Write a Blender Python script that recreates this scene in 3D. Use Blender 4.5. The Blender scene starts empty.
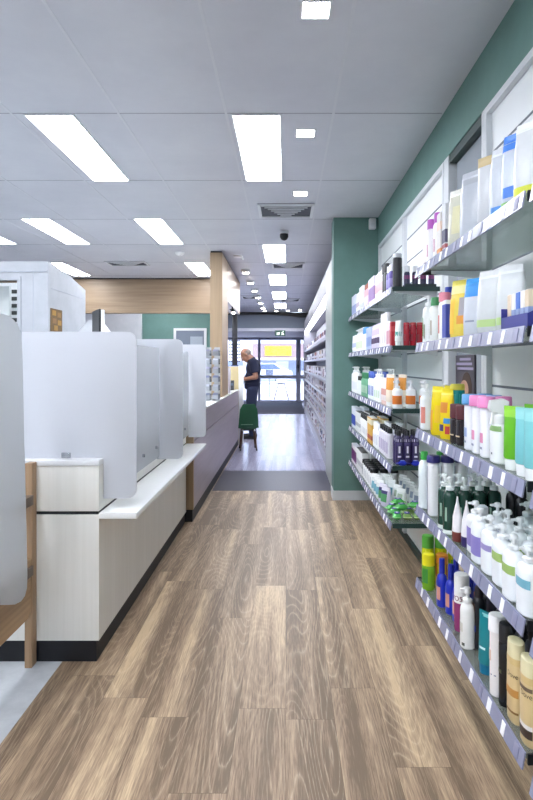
EXPO, LAMP, WORLD, SUN = 1.25, 13, 1.9, 2.4
import bpy, bmesh, math, random
from mathutils import Vector, Matrix
from functools import lru_cache
random.seed(7)
PI = math.pi
SC = bpy.context.scene
COL = SC.collection
F, VX, VY, CAM = 583.0, 286.0, 364.0, 1.30
CEIL = 2.70

# ------------------------------------------------------------------ helpers
def lin(c):
    if isinstance(c, str):
        c = c.lstrip('#'); c = [int(c[i:i+2], 16)/255 for i in (0, 2, 4)]
    return tuple(v/12.92 if v <= .04045 else ((v+.055)/1.055)**2.4 for v in c)

class NT:
    """small node-tree writer"""
    def __init__(s, name):
        s.m = bpy.data.materials.new(name); s.m.use_nodes = True
        s.t = s.m.node_tree; s.t.nodes.clear()
        s.out = s.n('ShaderNodeOutputMaterial')
    def n(s, kind, **kw):
        nd = s.t.nodes.new(kind)
        for k, v in kw.items():
            if k.startswith('i_'):
                key = k[2:]
                nd.inputs[int(key) if key.isdigit() else key.replace('_', ' ')].default_value = v
            else: setattr(nd, k, v)
        return nd
    def l(s, a, b): s.t.links.new(a, b)
    def math(s, op, a, b=None, c=None):
        nd = s.n('ShaderNodeMath', operation=op)
        for i, v in enumerate((a, b, c)):
            if v is None: continue
            if isinstance(v, (int, float)): nd.inputs[i].default_value = v
            else: s.l(v, nd.inputs[i])
        return nd.outputs[0]
    def mix(s, fac, a, b, mode='MIX'):
        nd = s.n('ShaderNodeMix', data_type='RGBA', blend_type=mode)
        for i, v in ((0, fac), (6, a), (7, b)):
            if isinstance(v, (int, float)): nd.inputs[i].default_value = v
            elif isinstance(v, tuple): nd.inputs[i].default_value = (*v[:3], 1)
            else: s.l(v, nd.inputs[i])
        return nd.outputs[2]
    def ramp(s, fac, stops):
        nd = s.n('ShaderNodeValToRGB')
        el = nd.color_ramp.elements
        while len(el) < len(stops): el.new(.5)
        for e, (p, c) in zip(el, stops): e.position = p; e.color = (*c[:3], 1)
        s.l(fac, nd.inputs[0]); return nd.outputs[0]
    def coords(s, scale=(1, 1, 1), rot=(0, 0, 0), loc=(0, 0, 0)):
        tc = s.n('ShaderNodeTexCoord'); mp = s.n('ShaderNodeMapping')
        mp.inputs[1].default_value = loc; mp.inputs[2].default_value = rot; mp.inputs[3].default_value = scale
        s.l(tc.outputs['Object'], mp.inputs[0]); return mp.outputs[0]
    def noise(s, vec, scale, detail=3, rough=.5, dist=0):
        nd = s.n('ShaderNodeTexNoise'); s.l(vec, nd.inputs['Vector'])
        nd.inputs['Scale'].default_value = scale; nd.inputs['Detail'].default_value = detail
        nd.inputs['Roughness'].default_value = rough; nd.inputs['Distortion'].default_value = dist
        return nd.outputs['Fac']
    def pbr(s, col, rough=.5, metal=0, spec=.5, normal=None, coat=0):
        p = s.n('ShaderNodeBsdfPrincipled')
        for k, v in (('Base Color', col), ('Roughness', rough), ('Metallic', metal), ('Specular IOR Level', spec), ('Coat Weight', coat)):
            if isinstance(v, tuple): p.inputs[k].default_value = (*v[:3], 1)
            elif isinstance(v, (int, float)): p.inputs[k].default_value = v
            else: s.l(v, p.inputs[k])
        if normal is not None: s.l(normal, p.inputs['Normal'])
        s.l(p.outputs[0], s.out.inputs[0]); return p
    def bump(s, h, strength=.2, dist=.002):
        b = s.n('ShaderNodeBump'); b.inputs['Strength'].default_value = strength; b.inputs['Distance'].default_value = dist
        s.l(h, b.inputs['Height']); return b.outputs[0]

_mats = {}
def M(c, rough=.45, metal=0, spec=.5, var=.05, scale=30, coat=0):
    """plain surface with a faint procedural mottling"""
    key = (c, rough, metal, spec, var, scale, coat)
    if key in _mats: return _mats[key]
    nt = NT('plain_' + str(len(_mats)))
    f = nt.noise(nt.coords(), scale, 2)
    b = lin(c)
    col = nt.mix(f, tuple(v*(1-var) for v in b), tuple(min(1, v*(1+var)) for v in b))
    nt.pbr(col, rough, metal, spec, coat=coat)
    _mats[key] = nt.m
    return nt.m

def emit(c, strength):
    key = ('E', c, strength)
    if key in _mats: return _mats[key]
    nt = NT('lit_' + str(len(_mats)))
    e = nt.n('ShaderNodeEmission'); e.inputs[0].default_value = (*lin(c), 1); e.inputs[1].default_value = strength
    nt.l(e.outputs[0], nt.out.inputs[0]); _mats[key] = nt.m; return nt.m

def glass(tint, clear=.85, milky=.0, milk='#ffffff', rough=.05):
    key = ('G', tint, clear, milky, milk, rough)
    if key in _mats: return _mats[key]
    nt = NT('clear_' + str(len(_mats)))
    t = nt.n('ShaderNodeBsdfTransparent'); t.inputs[0].default_value = (*lin(tint), 1)
    g = nt.n('ShaderNodeBsdfGlossy'); g.inputs[1].default_value = rough
    d = nt.n('ShaderNodeBsdfDiffuse'); d.inputs[0].default_value = (*lin(milk), 1)
    r = nt.n('ShaderNodeBsdfTranslucent'); r.inputs[0].default_value = (*lin(milk), 1)
    m0 = nt.n('ShaderNodeMixShader'); m0.inputs[0].default_value = .5
    nt.l(d.outputs[0], m0.inputs[1]); nt.l(r.outputs[0], m0.inputs[2])
    m1 = nt.n('ShaderNodeMixShader')
    f = nt.noise(nt.coords(), 3, 2)
    nt.l(nt.math('MULTIPLY_ADD', f, .06, milky-.03 if milky else 0.0), m1.inputs[0])
    nt.l(t.outputs[0], m1.inputs[1]); nt.l(m0.outputs[0], m1.inputs[2])
    m2 = nt.n('ShaderNodeMixShader'); fr = nt.n('ShaderNodeFresnel'); fr.inputs[0].default_value = 1.4
    nt.l(nt.math('MULTIPLY', fr.outputs[0], .8), m2.inputs[0])
    nt.l(m1.outputs[0], m2.inputs[1]); nt.l(g.outputs[0], m2.inputs[2])
    nt.l(m2.outputs[0], nt.out.inputs[0]); _mats[key] = nt.m; return nt.m

class MB:
    def __init__(s): s.b = bmesh.new()
    def box(s, x0, x1, y0, y1, z0, z1, bev=0, seg=2):
        vs = [s.b.verts.new((x, y, z)) for x in (x0, x1) for y in (y0, y1) for z in (z0, z1)]
        fs = []
        for q in ((0,1,3,2), (4,6,7,5), (0,4,5,1), (2,3,7,6), (0,2,6,4), (1,5,7,3)):
            fs.append(s.b.faces.new([vs[i] for i in q]))
        if bev:
            es = {e for f in fs for e in f.edges}
            bmesh.ops.bevel(s.b, geom=list(es), offset=bev, segments=seg, affect='EDGES', profile=.5)
        return s
    def loft(s, secs, N=20, cap=True):
        """secs: (z, rx, ry[, n[, cx, cy]]) superellipse rings"""
        rings = []
        for q in secs:
            z, rx, ry = q[:3]; n = q[3] if len(q) > 3 else 2; cx, cy = q[4:6] if len(q) > 5 else (0, 0)
            ring = []
            for i in range(N):
                a = 2*PI*(i+.5)/N; c, d = math.cos(a), math.sin(a)
                ring.append(s.b.verts.new((cx + rx*math.copysign(abs(c)**(2/n), c), cy + ry*math.copysign(abs(d)**(2/n), d), z)))
            rings.append(ring)
        for A, B in zip(rings, rings[1:]):
            for i in range(N):
                j = (i+1) % N; s.b.faces.new((A[i], A[j], B[j], B[i]))
        if cap:
            s.b.faces.new(rings[0][::-1]); s.b.faces.new(rings[-1])
        return s
    def cyl(s, x, y, z0, z1, r, N=16, r2=None):
        r2 = r if r2 is None else r2
        return s.loft([(z0, r, r, 2, x, y), (z1, r2, r2, 2, x, y)], N)
    def prism(s, pts, lo, hi, axis='x'):
        """polygon pts in the two other axes, extruded from lo to hi along axis"""
        def v(p, t):
            return {'x': (t, p[0], p[1]), 'y': (p[0], t, p[1]), 'z': (p[0], p[1], t)}[axis]
        A = [s.b.verts.new(v(p, lo)) for p in pts]; B = [s.b.verts.new(v(p, hi)) for p in pts]
        s.b.faces.new(A[::-1]); s.b.faces.new(B)
        for i in range(len(pts)):
            j = (i+1) % len(pts); s.b.faces.new((A[i], A[j], B[j], B[i]))
        return s
    def bar(s, p, q, r, r2=None, N=10):
        p, q = Vector(p), Vector(q); r2 = r if r2 is None else r2
        d = (q-p).normalized(); u = d.orthogonal().normalized(); w = d.cross(u)
        A = [s.b.verts.new(p + (u*math.cos(2*PI*i/N) + w*math.sin(2*PI*i/N))*r) for i in range(N)]
        B = [s.b.verts.new(q + (u*math.cos(2*PI*i/N) + w*math.sin(2*PI*i/N))*r2) for i in range(N)]
        for i in range(N):
            j = (i+1) % N; s.b.faces.new((A[i], A[j], B[j], B[i]))
        s.b.faces.new(A[::-1]); s.b.faces.new(B); return s
    def ball(s, c, rx, ry=None, rz=None, rot=None, sub=2):
        ry = rx if ry is None else ry; rz = rx if rz is None else rz
        m = Matrix.Translation(c) @ (rot.to_4x4() if rot else Matrix()) @ Matrix.Diagonal((rx, ry, rz, 1))
        bmesh.ops.create_icosphere(s.b, subdivisions=sub, radius=1, matrix=m); return s
    def patch(s, secs, z0, z1, a0, a1, off=.0006, N=10):
        """open skin following a lofted body, for printed labels"""
        def rad(z):
            for A, B in zip(secs, secs[1:]):
                if A[0] <= z <= B[0] and B[0] > A[0]:
                    t = (z-A[0])/(B[0]-A[0]); nA = A[3] if len(A) > 3 else 2; nB = B[3] if len(B) > 3 else 2
                    return A[1]+t*(B[1]-A[1])+off, A[2]+t*(B[2]-A[2])+off, nA+t*(nB-nA)
            return secs[-1][1]+off, secs[-1][2]+off, 2
        zs = [z0] + [q[0] for q in secs if z0 < q[0] < z1] + [z1]
        rows = []
        for z in zs:
            rx, ry, n = rad(z); row = []
            for i in range(N+1):
                a = math.radians(a0 + (a1-a0)*i/N); c, d = math.cos(a), math.sin(a)
                row.append(s.b.verts.new((rx*math.copysign(abs(c)**(2/n), c), ry*math.copysign(abs(d)**(2/n), d), z)))
            rows.append(row)
        for A, B in zip(rows, rows[1:]):
            for i in range(N): s.b.faces.new((A[i], A[i+1], B[i+1], B[i]))
        return s
    def mesh(s, name, smooth=True):
        bmesh.ops.recalc_face_normals(s.b, faces=s.b.faces) if s.closed() else None
        me = bpy.data.meshes.new(name); s.b.to_mesh(me); s.b.free()
        if smooth:
            me.polygons.foreach_set('use_smooth', [True]*len(me.polygons))
            me.set_sharp_from_angle(angle=math.radians(38))
        return me
    def closed(s): return True
    def build(s, name, m, parent=None, smooth=True):
        return link(name, s.mesh(name, smooth), m, parent)

def link(name, me, m, parent=None):
    if m is not None and not me.materials: me.materials.append(m)
    o = bpy.data.objects.new(name, me); COL.objects.link(o)
    if parent is not None: o.parent = parent
    return o
def tag(o, label=None, cat=None, group=None, kind=None):
    if label: o['label'] = label
    if cat: o['category'] = cat
    if group: o['group'] = group
    if kind: o['kind'] = kind
    return o
def thing(name, label, cat, loc=(0, 0, 0), rz=0, group=None):
    o = bpy.data.objects.new(name, None); COL.objects.link(o); o.empty_display_size = .05
    o.location = loc; o.rotation_euler = (0, 0, rz)
    return tag(o, label, cat, group)
def struct(name, mb, m, smooth=False):
    return tag(mb.build(name, m, None, smooth), kind='structure')
def dup(root, loc, label, group=None, rz=None):
    r = root.copy(); COL.objects.link(r); r.location = loc; r['label'] = label
    if group: r['group'] = group
    if rz is not None: r.rotation_euler = (0, 0, rz)
    for ch in root.children:
        c = ch.copy(); COL.objects.link(c); c.parent = r
        for g in ch.children:
            d = g.copy(); COL.objects.link(d); d.parent = c
    return r
def text_mesh(body, size, name='lettering'):
    cu = bpy.data.curves.new(name, 'FONT'); cu.body = body; cu.size = size; cu.align_x = 'CENTER'; cu.align_y = 'CENTER'
    o = bpy.data.objects.new(name, cu); COL.objects.link(o)
    dg = bpy.context.evaluated_depsgraph_get(); dg.update()
    me = bpy.data.meshes.new_from_object(o.evaluated_get(dg))
    bpy.data.objects.remove(o); me.name = name; me.materials.clear(); return me
ORD = ['first', 'second', 'third', 'fourth', 'fifth', 'sixth', 'seventh', 'eighth', 'ninth', 'tenth', 'eleventh', 'twelfth', 'thirteenth', 'fourteenth']

# ------------------------------------------------------------------ camera, view
cd = bpy.data.cameras.new('camera'); cam = bpy.data.objects.new('camera', cd); COL.objects.link(cam)
cam.location = (0, 0, CAM); cam.rotation_euler = (PI/2, 0, 0)
cd.sensor_width = 36; cd.sensor_fit = 'AUTO'; cd.lens = F/800*36
cd.shift_x = (266.5-VX)/800; cd.shift_y = (VY-400)/800
cd.clip_start = .02; SC.camera = cam
SC.view_settings.view_transform = 'Standard'; SC.view_settings.look = 'None'
SC.view_settings.exposure = EXPO; SC.view_settings.gamma = 1; SC.view_settings.use_curve_mapping = False
w = bpy.data.worlds.new('sky'); SC.world = w; w.use_nodes = True
bg = w.node_tree.nodes['Background']; bg.inputs[0].default_value = (.72, .84, 1, 1); bg.inputs[1].default_value = WORLD
sd = bpy.data.lights.new('sun', 'SUN'); so = bpy.data.objects.new('sun', sd); COL.objects.link(so)
sd.energy = SUN; sd.angle = .01; so.rotation_euler = (math.radians(38), 0, math.radians(25)); so.location = (0, 30, 10)
# ------------------------------------------------------------------ setting materials
def plank_mat(name, dark, mid, pale, rough, W=.178, L=1.22, LIME=.44):
    nt = NT(name)
    tc = nt.n('ShaderNodeTexCoord'); sp = nt.n('ShaderNodeSeparateXYZ'); nt.l(tc.outputs['Object'], sp.inputs[0])
    u = nt.math('DIVIDE', sp.outputs[0], W); row = nt.math('FLOOR', u)
    wr = nt.n('ShaderNodeTexWhiteNoise', noise_dimensions='1D'); nt.l(row, wr.inputs['W'])
    v = nt.math('ADD', nt.math('DIVIDE', sp.outputs[1], L), nt.math('MULTIPLY', wr.outputs['Value'], 7.3)); cell = nt.math('FLOOR', v)
    cv = nt.n('ShaderNodeCombineXYZ'); nt.l(row, cv.inputs[0]); nt.l(cell, cv.inputs[1])
    wn = nt.n('ShaderNodeTexWhiteNoise', noise_dimensions='2D'); nt.l(cv.outputs[0], wn.inputs['Vector'])
    rnd = wn.outputs['Value']
    def edge(q, size, wd):
        f = nt.math('FRACT', q); d = nt.math('MINIMUM', f, nt.math('SUBTRACT', 1.0, f))
        return nt.math('LESS_THAN', nt.math('MULTIPLY', d, size), wd)
    joint = nt.math('MAXIMUM', edge(u, W, .0010), edge(v, L, .0012))
    sc = nt.n('ShaderNodeVectorMath', operation='SCALE'); nt.l(wn.outputs['Color'], sc.inputs[0]); sc.inputs['Scale'].default_value = 41.0
    ad = nt.n('ShaderNodeVectorMath', operation='ADD'); nt.l(tc.outputs['Object'], ad.inputs[0]); nt.l(sc.outputs[0], ad.inputs[1])
    def stretch(x, y):
        mp = nt.n('ShaderNodeMapping'); mp.inputs[3].default_value = (x, y, 1); nt.l(ad.outputs[0], mp.inputs[0]); return mp.outputs[0]
    broad = nt.noise(stretch(11, .45), 1, 2, .5, .2)
    fine = nt.noise(stretch(210, 9), 1, 3, .65, .2)
    pores = nt.noise(stretch(420, 14), 1, 2, .6, 0)
    field = nt.noise(stretch(5.2, .62), 1, .6, .4, .35)
    rings = nt.math('FRACT', nt.math('ADD', nt.math('MULTIPLY', field, 32.0), nt.math('MULTIPLY', fine, .35)))
    tri = nt.math('MULTIPLY', nt.math('ABSOLUTE', nt.math('SUBTRACT', rings, .5)), 2.0)
    patchy = nt.math('SMOOTHSTEP', .42, .62, nt.noise(stretch(6, .5), 1, 1, .5, 0)) if False else nt.math('MULTIPLY', nt.math('SUBTRACT', nt.noise(stretch(6, .6), 1, 1, .5, 0), .36), 4.0)
    patchy = nt.math('MINIMUM', nt.math('MAXIMUM', patchy, .12), 1.0)
    lime = nt.math('MULTIPLY', nt.math('MULTIPLY', nt.math('POWER', tri, 8.0), patchy), nt.math('MULTIPLY_ADD', pores, 2.4, -.5))
    t = nt.math('ADD', nt.math('MULTIPLY_ADD', broad, 1.7, -.48), nt.math('MULTIPLY', rnd, .16))
    t = nt.math('ADD', t, nt.math('MULTIPLY', nt.math('SUBTRACT', fine, .5), 1.15))
    t = nt.math('SUBTRACT', t, nt.math('MULTIPLY', nt.math('SUBTRACT', 1.0, tri), .07))
    col = nt.ramp(t, [(.18, lin(dark)), (.5, lin(mid)), (.86, lin(pale))])
    col = nt.mix(nt.math('MULTIPLY', lime, LIME), col, lin('#e0cdb0'))
    col = nt.mix(nt.math('MULTIPLY', joint, .5), col, lin('#4a392b'))
    nt.pbr(col, rough, spec=.32, normal=nt.bump(nt.math('SUBTRACT', fine, joint), .10, .001))
    return nt.m

def grain_mat(name, a, b, axis='z', rough=.5, fine=90, amount=1.0):
    """veneer with grain running along one axis"""
    nt = NT(name); s = {'x': (1.2, fine, fine), 'y': (fine, 1.2, fine), 'z': (fine, fine, 1.2)}[axis]
    s2 = tuple(v*.15 if v > 2 else v*.6 for v in s)
    f = nt.noise(nt.coords(s), 1, 3, .6, .2); g = nt.noise(nt.coords(s2), 1, 3, .5, .5)
    t = nt.math('ADD', nt.math('MULTIPLY', f, .5), nt.math('MULTIPLY', g, .5))
    nt.pbr(nt.ramp(t, [(.33, lin(a)), (.66, lin(b))]), rough, spec=.4)
    return nt.m

def speck_mat(name, a, b, scale, rough):
    nt = NT(name); f = nt.noise(nt.coords(), scale, 4, .65)
    nt.pbr(nt.ramp(f, [(.35, lin(a)), (.65, lin(b))]), rough, spec=.35); return nt.m

MW = plank_mat('limed_oak_planks', '#75624f', '#a08870', '#cdb492', .44)
MW2 = plank_mat('pale_grey_planks', '#9391a8', '#a3a1b8', '#b5b3c8', .2, LIME=.2)
MVIN = speck_mat('pale_grey_vinyl', '#b4b8bd', '#c3c7cb', 9, .5)
MSTRIP = speck_mat('slate_vinyl_strip', '#1a1930', '#222139', 30, .42)
MMAT = speck_mat('ribbed_mat', '#4c4c5a', '#6c6c7c', 120, .9)
MGREEN = speck_mat('sage_green_paint', '#61837c', '#678a83', 4, .6)
MCEIL = speck_mat('ceiling_tile', '#c5c8d0', '#cccfd6', 2.5, .42)
MWALL = speck_mat('white_paint', '#c6cacf', '#cfd2d6', 5, .55)
MOAKX = grain_mat('oak_veneer_lengthwise', '#85705a', '#9e8970', 'x', .42, 60)
MOAKY = grain_mat('oak_veneer_along_aisle', '#85705a', '#9e8970', 'y', .3, 60)
MOAKZ = grain_mat('oak_veneer_upright', '#917b61', '#aa9376', 'z', .42, 70)
MRAIL = grain_mat('timber_rail', '#97795a', '#b6966f', 'y', .5, 60)
MLEG = grain_mat('timber_leg', '#92765a', '#ae9070', 'z', .5, 60)
MCREAM = grain_mat('cream_laminate', '#e0dfd8', '#e9e8e2', 'z', .42, 70)
MLILAC = grain_mat('pale_rose_laminate', '#978b93', '#aa9ea5', 'y', .36, 60)
MPART = speck_mat('partition_paint', '#a9adb3', '#b2b6bc', 5, .55)
MWHITE = M('#e4e6e8', .3, var=.015)
MGLOSSW = M('#f1f2f0', .22, var=.015)
MALU = M('#d9dde0', .35, .0, var=.02)
MALUD = M('#d6d6ea', .45, 0, var=.03)
MKICK = M('#0e1118', .55, var=.1)
MBLACK = M('#15181d', .4, var=.1)
MDGREEN = M('#1d3a36', .4, var=.08)
MCHROME = M('#b9bdc2', .25, .9, var=.03)

# ------------------------------------------------------------------ shell
struct('floor', MB().box(-.977, 1.0, -3, 5.98, -.08, 0).box(-.977, -.75, 5.98, 9.4, -.08, -.0005), MW)
struct('floor', MB().box(-.76, .95, 5.98, 7.10, -.08, .0008), MSTRIP)
struct('floor', MB().box(-.76, .95, 7.10, 9.4, -.08, 0).box(-5.2, .95, 9.4, 20.1, -.08, 0), MW2)
struct('floor', MB().box(-5.2, -.977, -3, 9.4, -.08, 0), MVIN)
tag(MB().box(-2.6, .52, 15.2, 19.84, .0, .012, .004).build('entrance_mat', MMAT), 'long charcoal entrance mat on floor inside the glass doors', 'mat')
ceil = MB().box(-5.2, 1.1, -3, 15.8, CEIL, CEIL+.06)
struct('ceiling', ceil, MCEIL)
# grid: dark shadow gaps across, pale bars along the aisle
g = MB()
for k in range(-5, 11):
    y = 3.255+1.19*k
    if -2.9 < y < 15.7: g.box(-5.15, .87 if y < 5.5 else .6, y-.004, y+.004, CEIL-.0015, CEIL+.001)
struct('trim_1', g, M('#9a9ea7', .6))
g = MB()
for k in range(-8, 3):
    x = -.335+.6*k
    if -5 < x < .85: g.box(x-.007, x+.007, -2.9, 15.7, CEIL-.002, CEIL+.001)
struct('trim_2', g, M('#cdd0d6', .4))

struct('wall_right', MB().box(.95, 1.05, -3, 5.62, 0, CEIL), M('#a9b2b8', .5))
struct('wall_right', MB().box(.88, .95, -3, 5.57, 2.43, CEIL), MGREEN)            # bulkhead over the shelving
struct('wall_right', MB().box(.455, 1.05, 5.57, 5.81, 0, CEIL), MGREEN)           # nib wall
struct('baseboard_right', MB().box(.447, .95, 5.562, 5.57, 0, .09).box(.447, .455, 5.57, 5.81, 0, .09), M('#c3c8cb', .4))
struct('wall_right', MB().box(.86, .96, 5.81, 20.1, 0, CEIL), M('#5b5f6b', .6))
struct('wall_right', MB().box(.478, .86, 5.81, 7.0, 0, 2.40), M('#a3a8a4', .4))   # white fascia panel beside the nib
struct('wall_back', MB().box(-5.2, 1.05, -3.1, -3, 0, CEIL), MWALL)
struct('wall_left', MB().box(-5.3, -5.2, -3, 20.1, 0, CEIL), MWALL)
struct('wall_front', MB().box(-5.2, -1.5, 11.9, 12.0, 0, CEIL).box(-2.95, -2.9, 11.88, 11.9, 0, CEIL), MGREEN)
struct('wall_front', MB().box(-5.2, -2.93, 11.80, 11.88, 0, 2.5), MWALL)
# internal office window in the green wall
struct('window_1', MB().box(-2.29, -1.62, 11.87, 11.9, 1.2, 1.25).box(-2.29, -1.62, 11.87, 11.9, 1.98, 2.03).box(-2.29, -2.24, 11.87, 11.9, 1.25, 1.98).box(-1.67, -1.62, 11.87, 11.9, 1.25, 1.98), MWHITE)
struct('window_1', MB().box(-2.24, -1.67, 11.885, 11.899, 1.25, 1.98), M('#7d8795', .2))
struct('window_1', MB().box(-1.95, -1.70, 11.875, 11.884, 1.25, 1.86), M('#a9b4bf', .4))

# front of the shop: dropped soffit, bulkhead, glazed doors
struct('ceiling', MB().box(-5.2, .86, 15.85, 20.1, 2.2, 2.26), M('#a9a9bc', .6))
struct('wall_front', MB().box(-5.2, .86, 15.8, 15.85, 2.26, 2.64), M('#7d8695', .6))
struct('trim_3', MB().box(-5.2, .86, 15.795, 15.86, 2.19, 2.27), M('#d5d6e2', .4))
struct('trim_4', MB().prism([(-5.2, 2.63), (-.45, 2.63), (.05, 2.60), (.35, 2.56), (.86, 2.55), (.86, CEIL), (.3, 2.685), (-.2, CEIL-.002), (-5.2, CEIL)], 15.70, 15.8, 'y'), MBLACK)
DY = 19.9
fr = MB()
for x0, x1 in ((-2.7, -2.62), (-.96, -.87), (.345, .50), (.60, .66)):
    fr.box(x0, x1, DY, DY+.08, 0, 2.2)
for a, b in ((-2.62, -.96), (-.87, .345), (.50, .60)):
    fr.box(a, b, DY, DY+.08, 0, .06).box(a, b, DY, DY+.08, .80, .92).box(a, b, DY, DY+.08, 2.12, 2.2)
struct('door_1', fr, MALUD)
gl = MB()
for a, b in ((-2.62, -.96), (-.87, .345), (.50, .60)):
    gl.box(a, b, DY+.035, DY+.045, .06, .80).box(a, b, DY+.035, DY+.045, .92, 2.12)
struct('door_1', gl, glass('#f4f7ff', milky=0))
struct('door_1', MB().box(.40, .43, DY-.05, DY, 1.02, 1.42).box(.39, .44, DY-.02, DY, 1.15, 1.28), MBLACK)
struct('wall_front', MB().box(-5.2, -2.7, DY, DY+.1, 0, 2.2).box(.66, .86, DY, DY+.1, 0, 2.2), M('#8b8ba0', .6))

# ------------------------------------------------------------------ ceiling fittings
LP = emit('#f3f7ff', LAMP)
lights = []
def panel(xc, y, tell, wd=.262, ln=1.165, wide=False):
    lab = 'bright recessed light panel in the ceiling, ' + tell
    t = thing('ceiling_light', lab, 'light', (xc, y+.6, CEIL), 0, 'long recessed ceiling light panels')
    h, l = wd/2, ln/2
    MB().box(-h-.01, h+.01, -l-.01, -l, -.006, .0).box(-h-.01, h+.01, l, l+.01, -.006, 0).box(-h-.01, -h, -l, l, -.006, 0).box(h, h+.01, -l, l, -.006, 0).build('frame', MWHITE, t)
    MB().box(-h, h, -l, l, -.004, -.0005).build('diffuser', LP, t)
G = 3.255
for xc, y, tell in [(-.167, G, 'nearest one over the aisle'), (-.14, G+3*1.19, 'second over the aisle beyond the first vent'),
                    (-.137, 9.12, 'third one along the aisle'), (-.137, 11.3, 'fourth one along the aisle'), (-.137, 13.4, 'farthest one over the aisle'),
                    (-1.33, G, 'large one at upper left above the counter'), (-2.415, 5.6, 'above the notice board partition'),
                    (-1.33, 5.6, 'above the last frosted screen'), (-1.27, 8.03, 'beside the top of the oak column'),
                    (-3.27, 5.6, 'cut by the left edge of the picture'), (-3.22, 8.03, 'just over the white partition top')]:
    panel(xc, y, tell)
for xc, y in [(-.167, -.33), (-1.33, .86), (-.167, -2.2), (-1.33, -1.5), (-2.9, .86), (-2.7, -2.2), (-2.6, 3.2), (-2.4, 10.2), (-2.4, 12.7), (-1.4, 13.2)]:  # fill panels added to brighten the room, none of them in view
    panel(xc, y, 'added for fill light, out of view near the camera' if y < 5 else 'added for fill light, hidden behind the oak beam')
for i, (y, tell) in enumerate([(2.30, 'cut by the top edge of the picture'), (3.53, 'beside the nearest aisle light panel'), (4.78, 'just before the first air vent'), (1.0, 'out of view overhead')]):
    t = thing('downlight', 'square white downlight in the ceiling, ' + tell, 'light', (.118, y, CEIL), 0, 'square downlights')
    MB().box(-.06, .06, -.06, -.052, -.006, 0).box(-.06, .06, .052, .06, -.006, 0).box(-.06, -.052, -.052, .052, -.006, 0).box(.052, .06, -.052, .052, -.006, 0).build('bezel', MWHITE, t)
    MB().box(-.052, .052, -.052, .052, -.004, -.0005).build('lens', emit('#f6f9ff', LAMP*2.0), t)
for i in range(6):
    t = thing('round_downlight', 'round white gimbal downlight over the service counter, %s from the oak beam' % ORD[i], 'light', (-.6+.008*i, 8.68+1.09*i, CEIL), 0, 'round downlights over the counter')
    MB().loft([(0, .075, .075), (-.02, .07, .07), (-.045, .055, .055)], 18).build('bezel', MALU, t)
    MB().loft([(-.046, .05, .05), (-.052, .045, .045)], 18).build('lens', emit('#fff6ea', LAMP*1.6), t)
for i, (x, y, tell) in enumerate([(-.55, 15.1, 'left'), (-.25, 15.1, 'second'), (.05, 15.0, 'third'), (.36, 14.9, 'right')]):
    t = thing('round_downlight', 'small round downlight in front of the dark shopfront bulkhead, %s of four' % ['leftmost', 'second from left', 'third from left', 'rightmost'][i], 'light', (x, y, CEIL), 0, 'small shopfront downlights')
    MB().loft([(0, .06, .06), (-.03, .05, .05)], 14).build('bezel', MALU, t)
    MB().loft([(-.031, .042, .042), (-.036, .04, .04)], 14).build('lens', emit('#fff6ea', LAMP*1.6), t)
for x, y, w_, d_, lab in [(0, 5.31, .50, .46, 'square slatted air vent in the ceiling before the camera dome'), (.03, 8.27, .46, .42, 'slatted air vent between the second and third aisle lights'),
                          (.09, 12.7, .42, .5, 'dark slatted air vent farthest along the aisle'), (-2.2, 8.1, .55, .35, 'slatted air vent above the dispensary beam at left'), (-.78, 12.2, .3, .5, 'small dark air vent left of the round downlights')]:
    t = thing('ceiling_vent', lab, 'vent', (x, y, CEIL))
    MB().box(-w_/2, w_/2, -d_/2, d_/2, -.004, -.0005).build('backing', M('#4b4f58', .7), t)
    f = MB(); a, b = w_/2, d_/2
    f.box(-a, a, -b, -b+.025, -.014, -.004).box(-a, a, b-.025, b, -.014, -.004).box(-a, -a+.025, -b+.025, b-.025, -.014, -.004).box(a-.025, a, -b+.025, b-.025, -.014, -.004)
    f.build('frame', MALU, t)
    for k in range(7):
        q = .09*k/7*2; yy = -b+.05+k*(2*b-.1)/6.5
        ins = .03+ k*.028*w_/.5
        MB().box(-a+ins, a-ins, yy, yy+.012, -.013, -.005).build('slat', MALU, t)
t = thing('security_camera', 'small black dome camera hanging from ceiling past the first vent', 'camera', (-.02, 6.15, CEIL))
MB().loft([(0, .05, .05), (-.03, .05, .05)], 18).build('mount', MALU, t)
MB().loft([(-.03, .045, .045), (-.06, .045, .045), (-.085, .033, .033), (-.097, .012, .012)], 18).build('dome', MBLACK, t)
t = thing('emergency_light', 'small white emergency light fitting on ceiling near the oak beam', 'light', (-.62, 7.55, CEIL))
MB().box(-.06, .06, -.05, .05, -.02, 0, .006).build('base', MWHITE, t)
MB().ball((.05, 0, -.035), .022).build('lamp_head', MALU, t)
t = thing('smoke_detector', 'white smoke detector on the ceiling left of the oak column', 'detector', (-1.33, 7.3, CEIL))
MB().loft([(0, .055, .055), (-.02, .055, .055), (-.04, .035, .035)], 18).build('housing', MWHITE, t)
MB().loft([(-.04, .02, .02), (-.048, .015, .015)], 12).build('sensor', MALU, t)
t = thing('wall_sensor', 'small white sensor box where green nib wall meets the bulkhead', 'sensor', (.82, 5.54, 2.58))
MB().box(-.032, .032, -.03, .03, 0, .1, .008).build('housing', MWHITE, t)
MB().box(-.02, .02, -.033, -.029, .015, .05, .004).build('lens', MALU, t)
t = thing('exit_sign', 'green exit sign with white running figure above the glass doors', 'sign', (-.155, 15.77, 2.06))
MB().box(-.14, .14, -.012, .02, 0, .15, .004).build('case', M('#2d5a4e', .4), t)
f = MB(); y0, y1 = -.016, -.0125
f.box(-.10, -.02, y0, y1, .03, .045).prism([(-.10, .065), (-.045, .065), (-.045, .045), (-.005, .075), (-.045, .105), (-.045, .085), (-.10, .085)], y0, y1, 'y')
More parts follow.
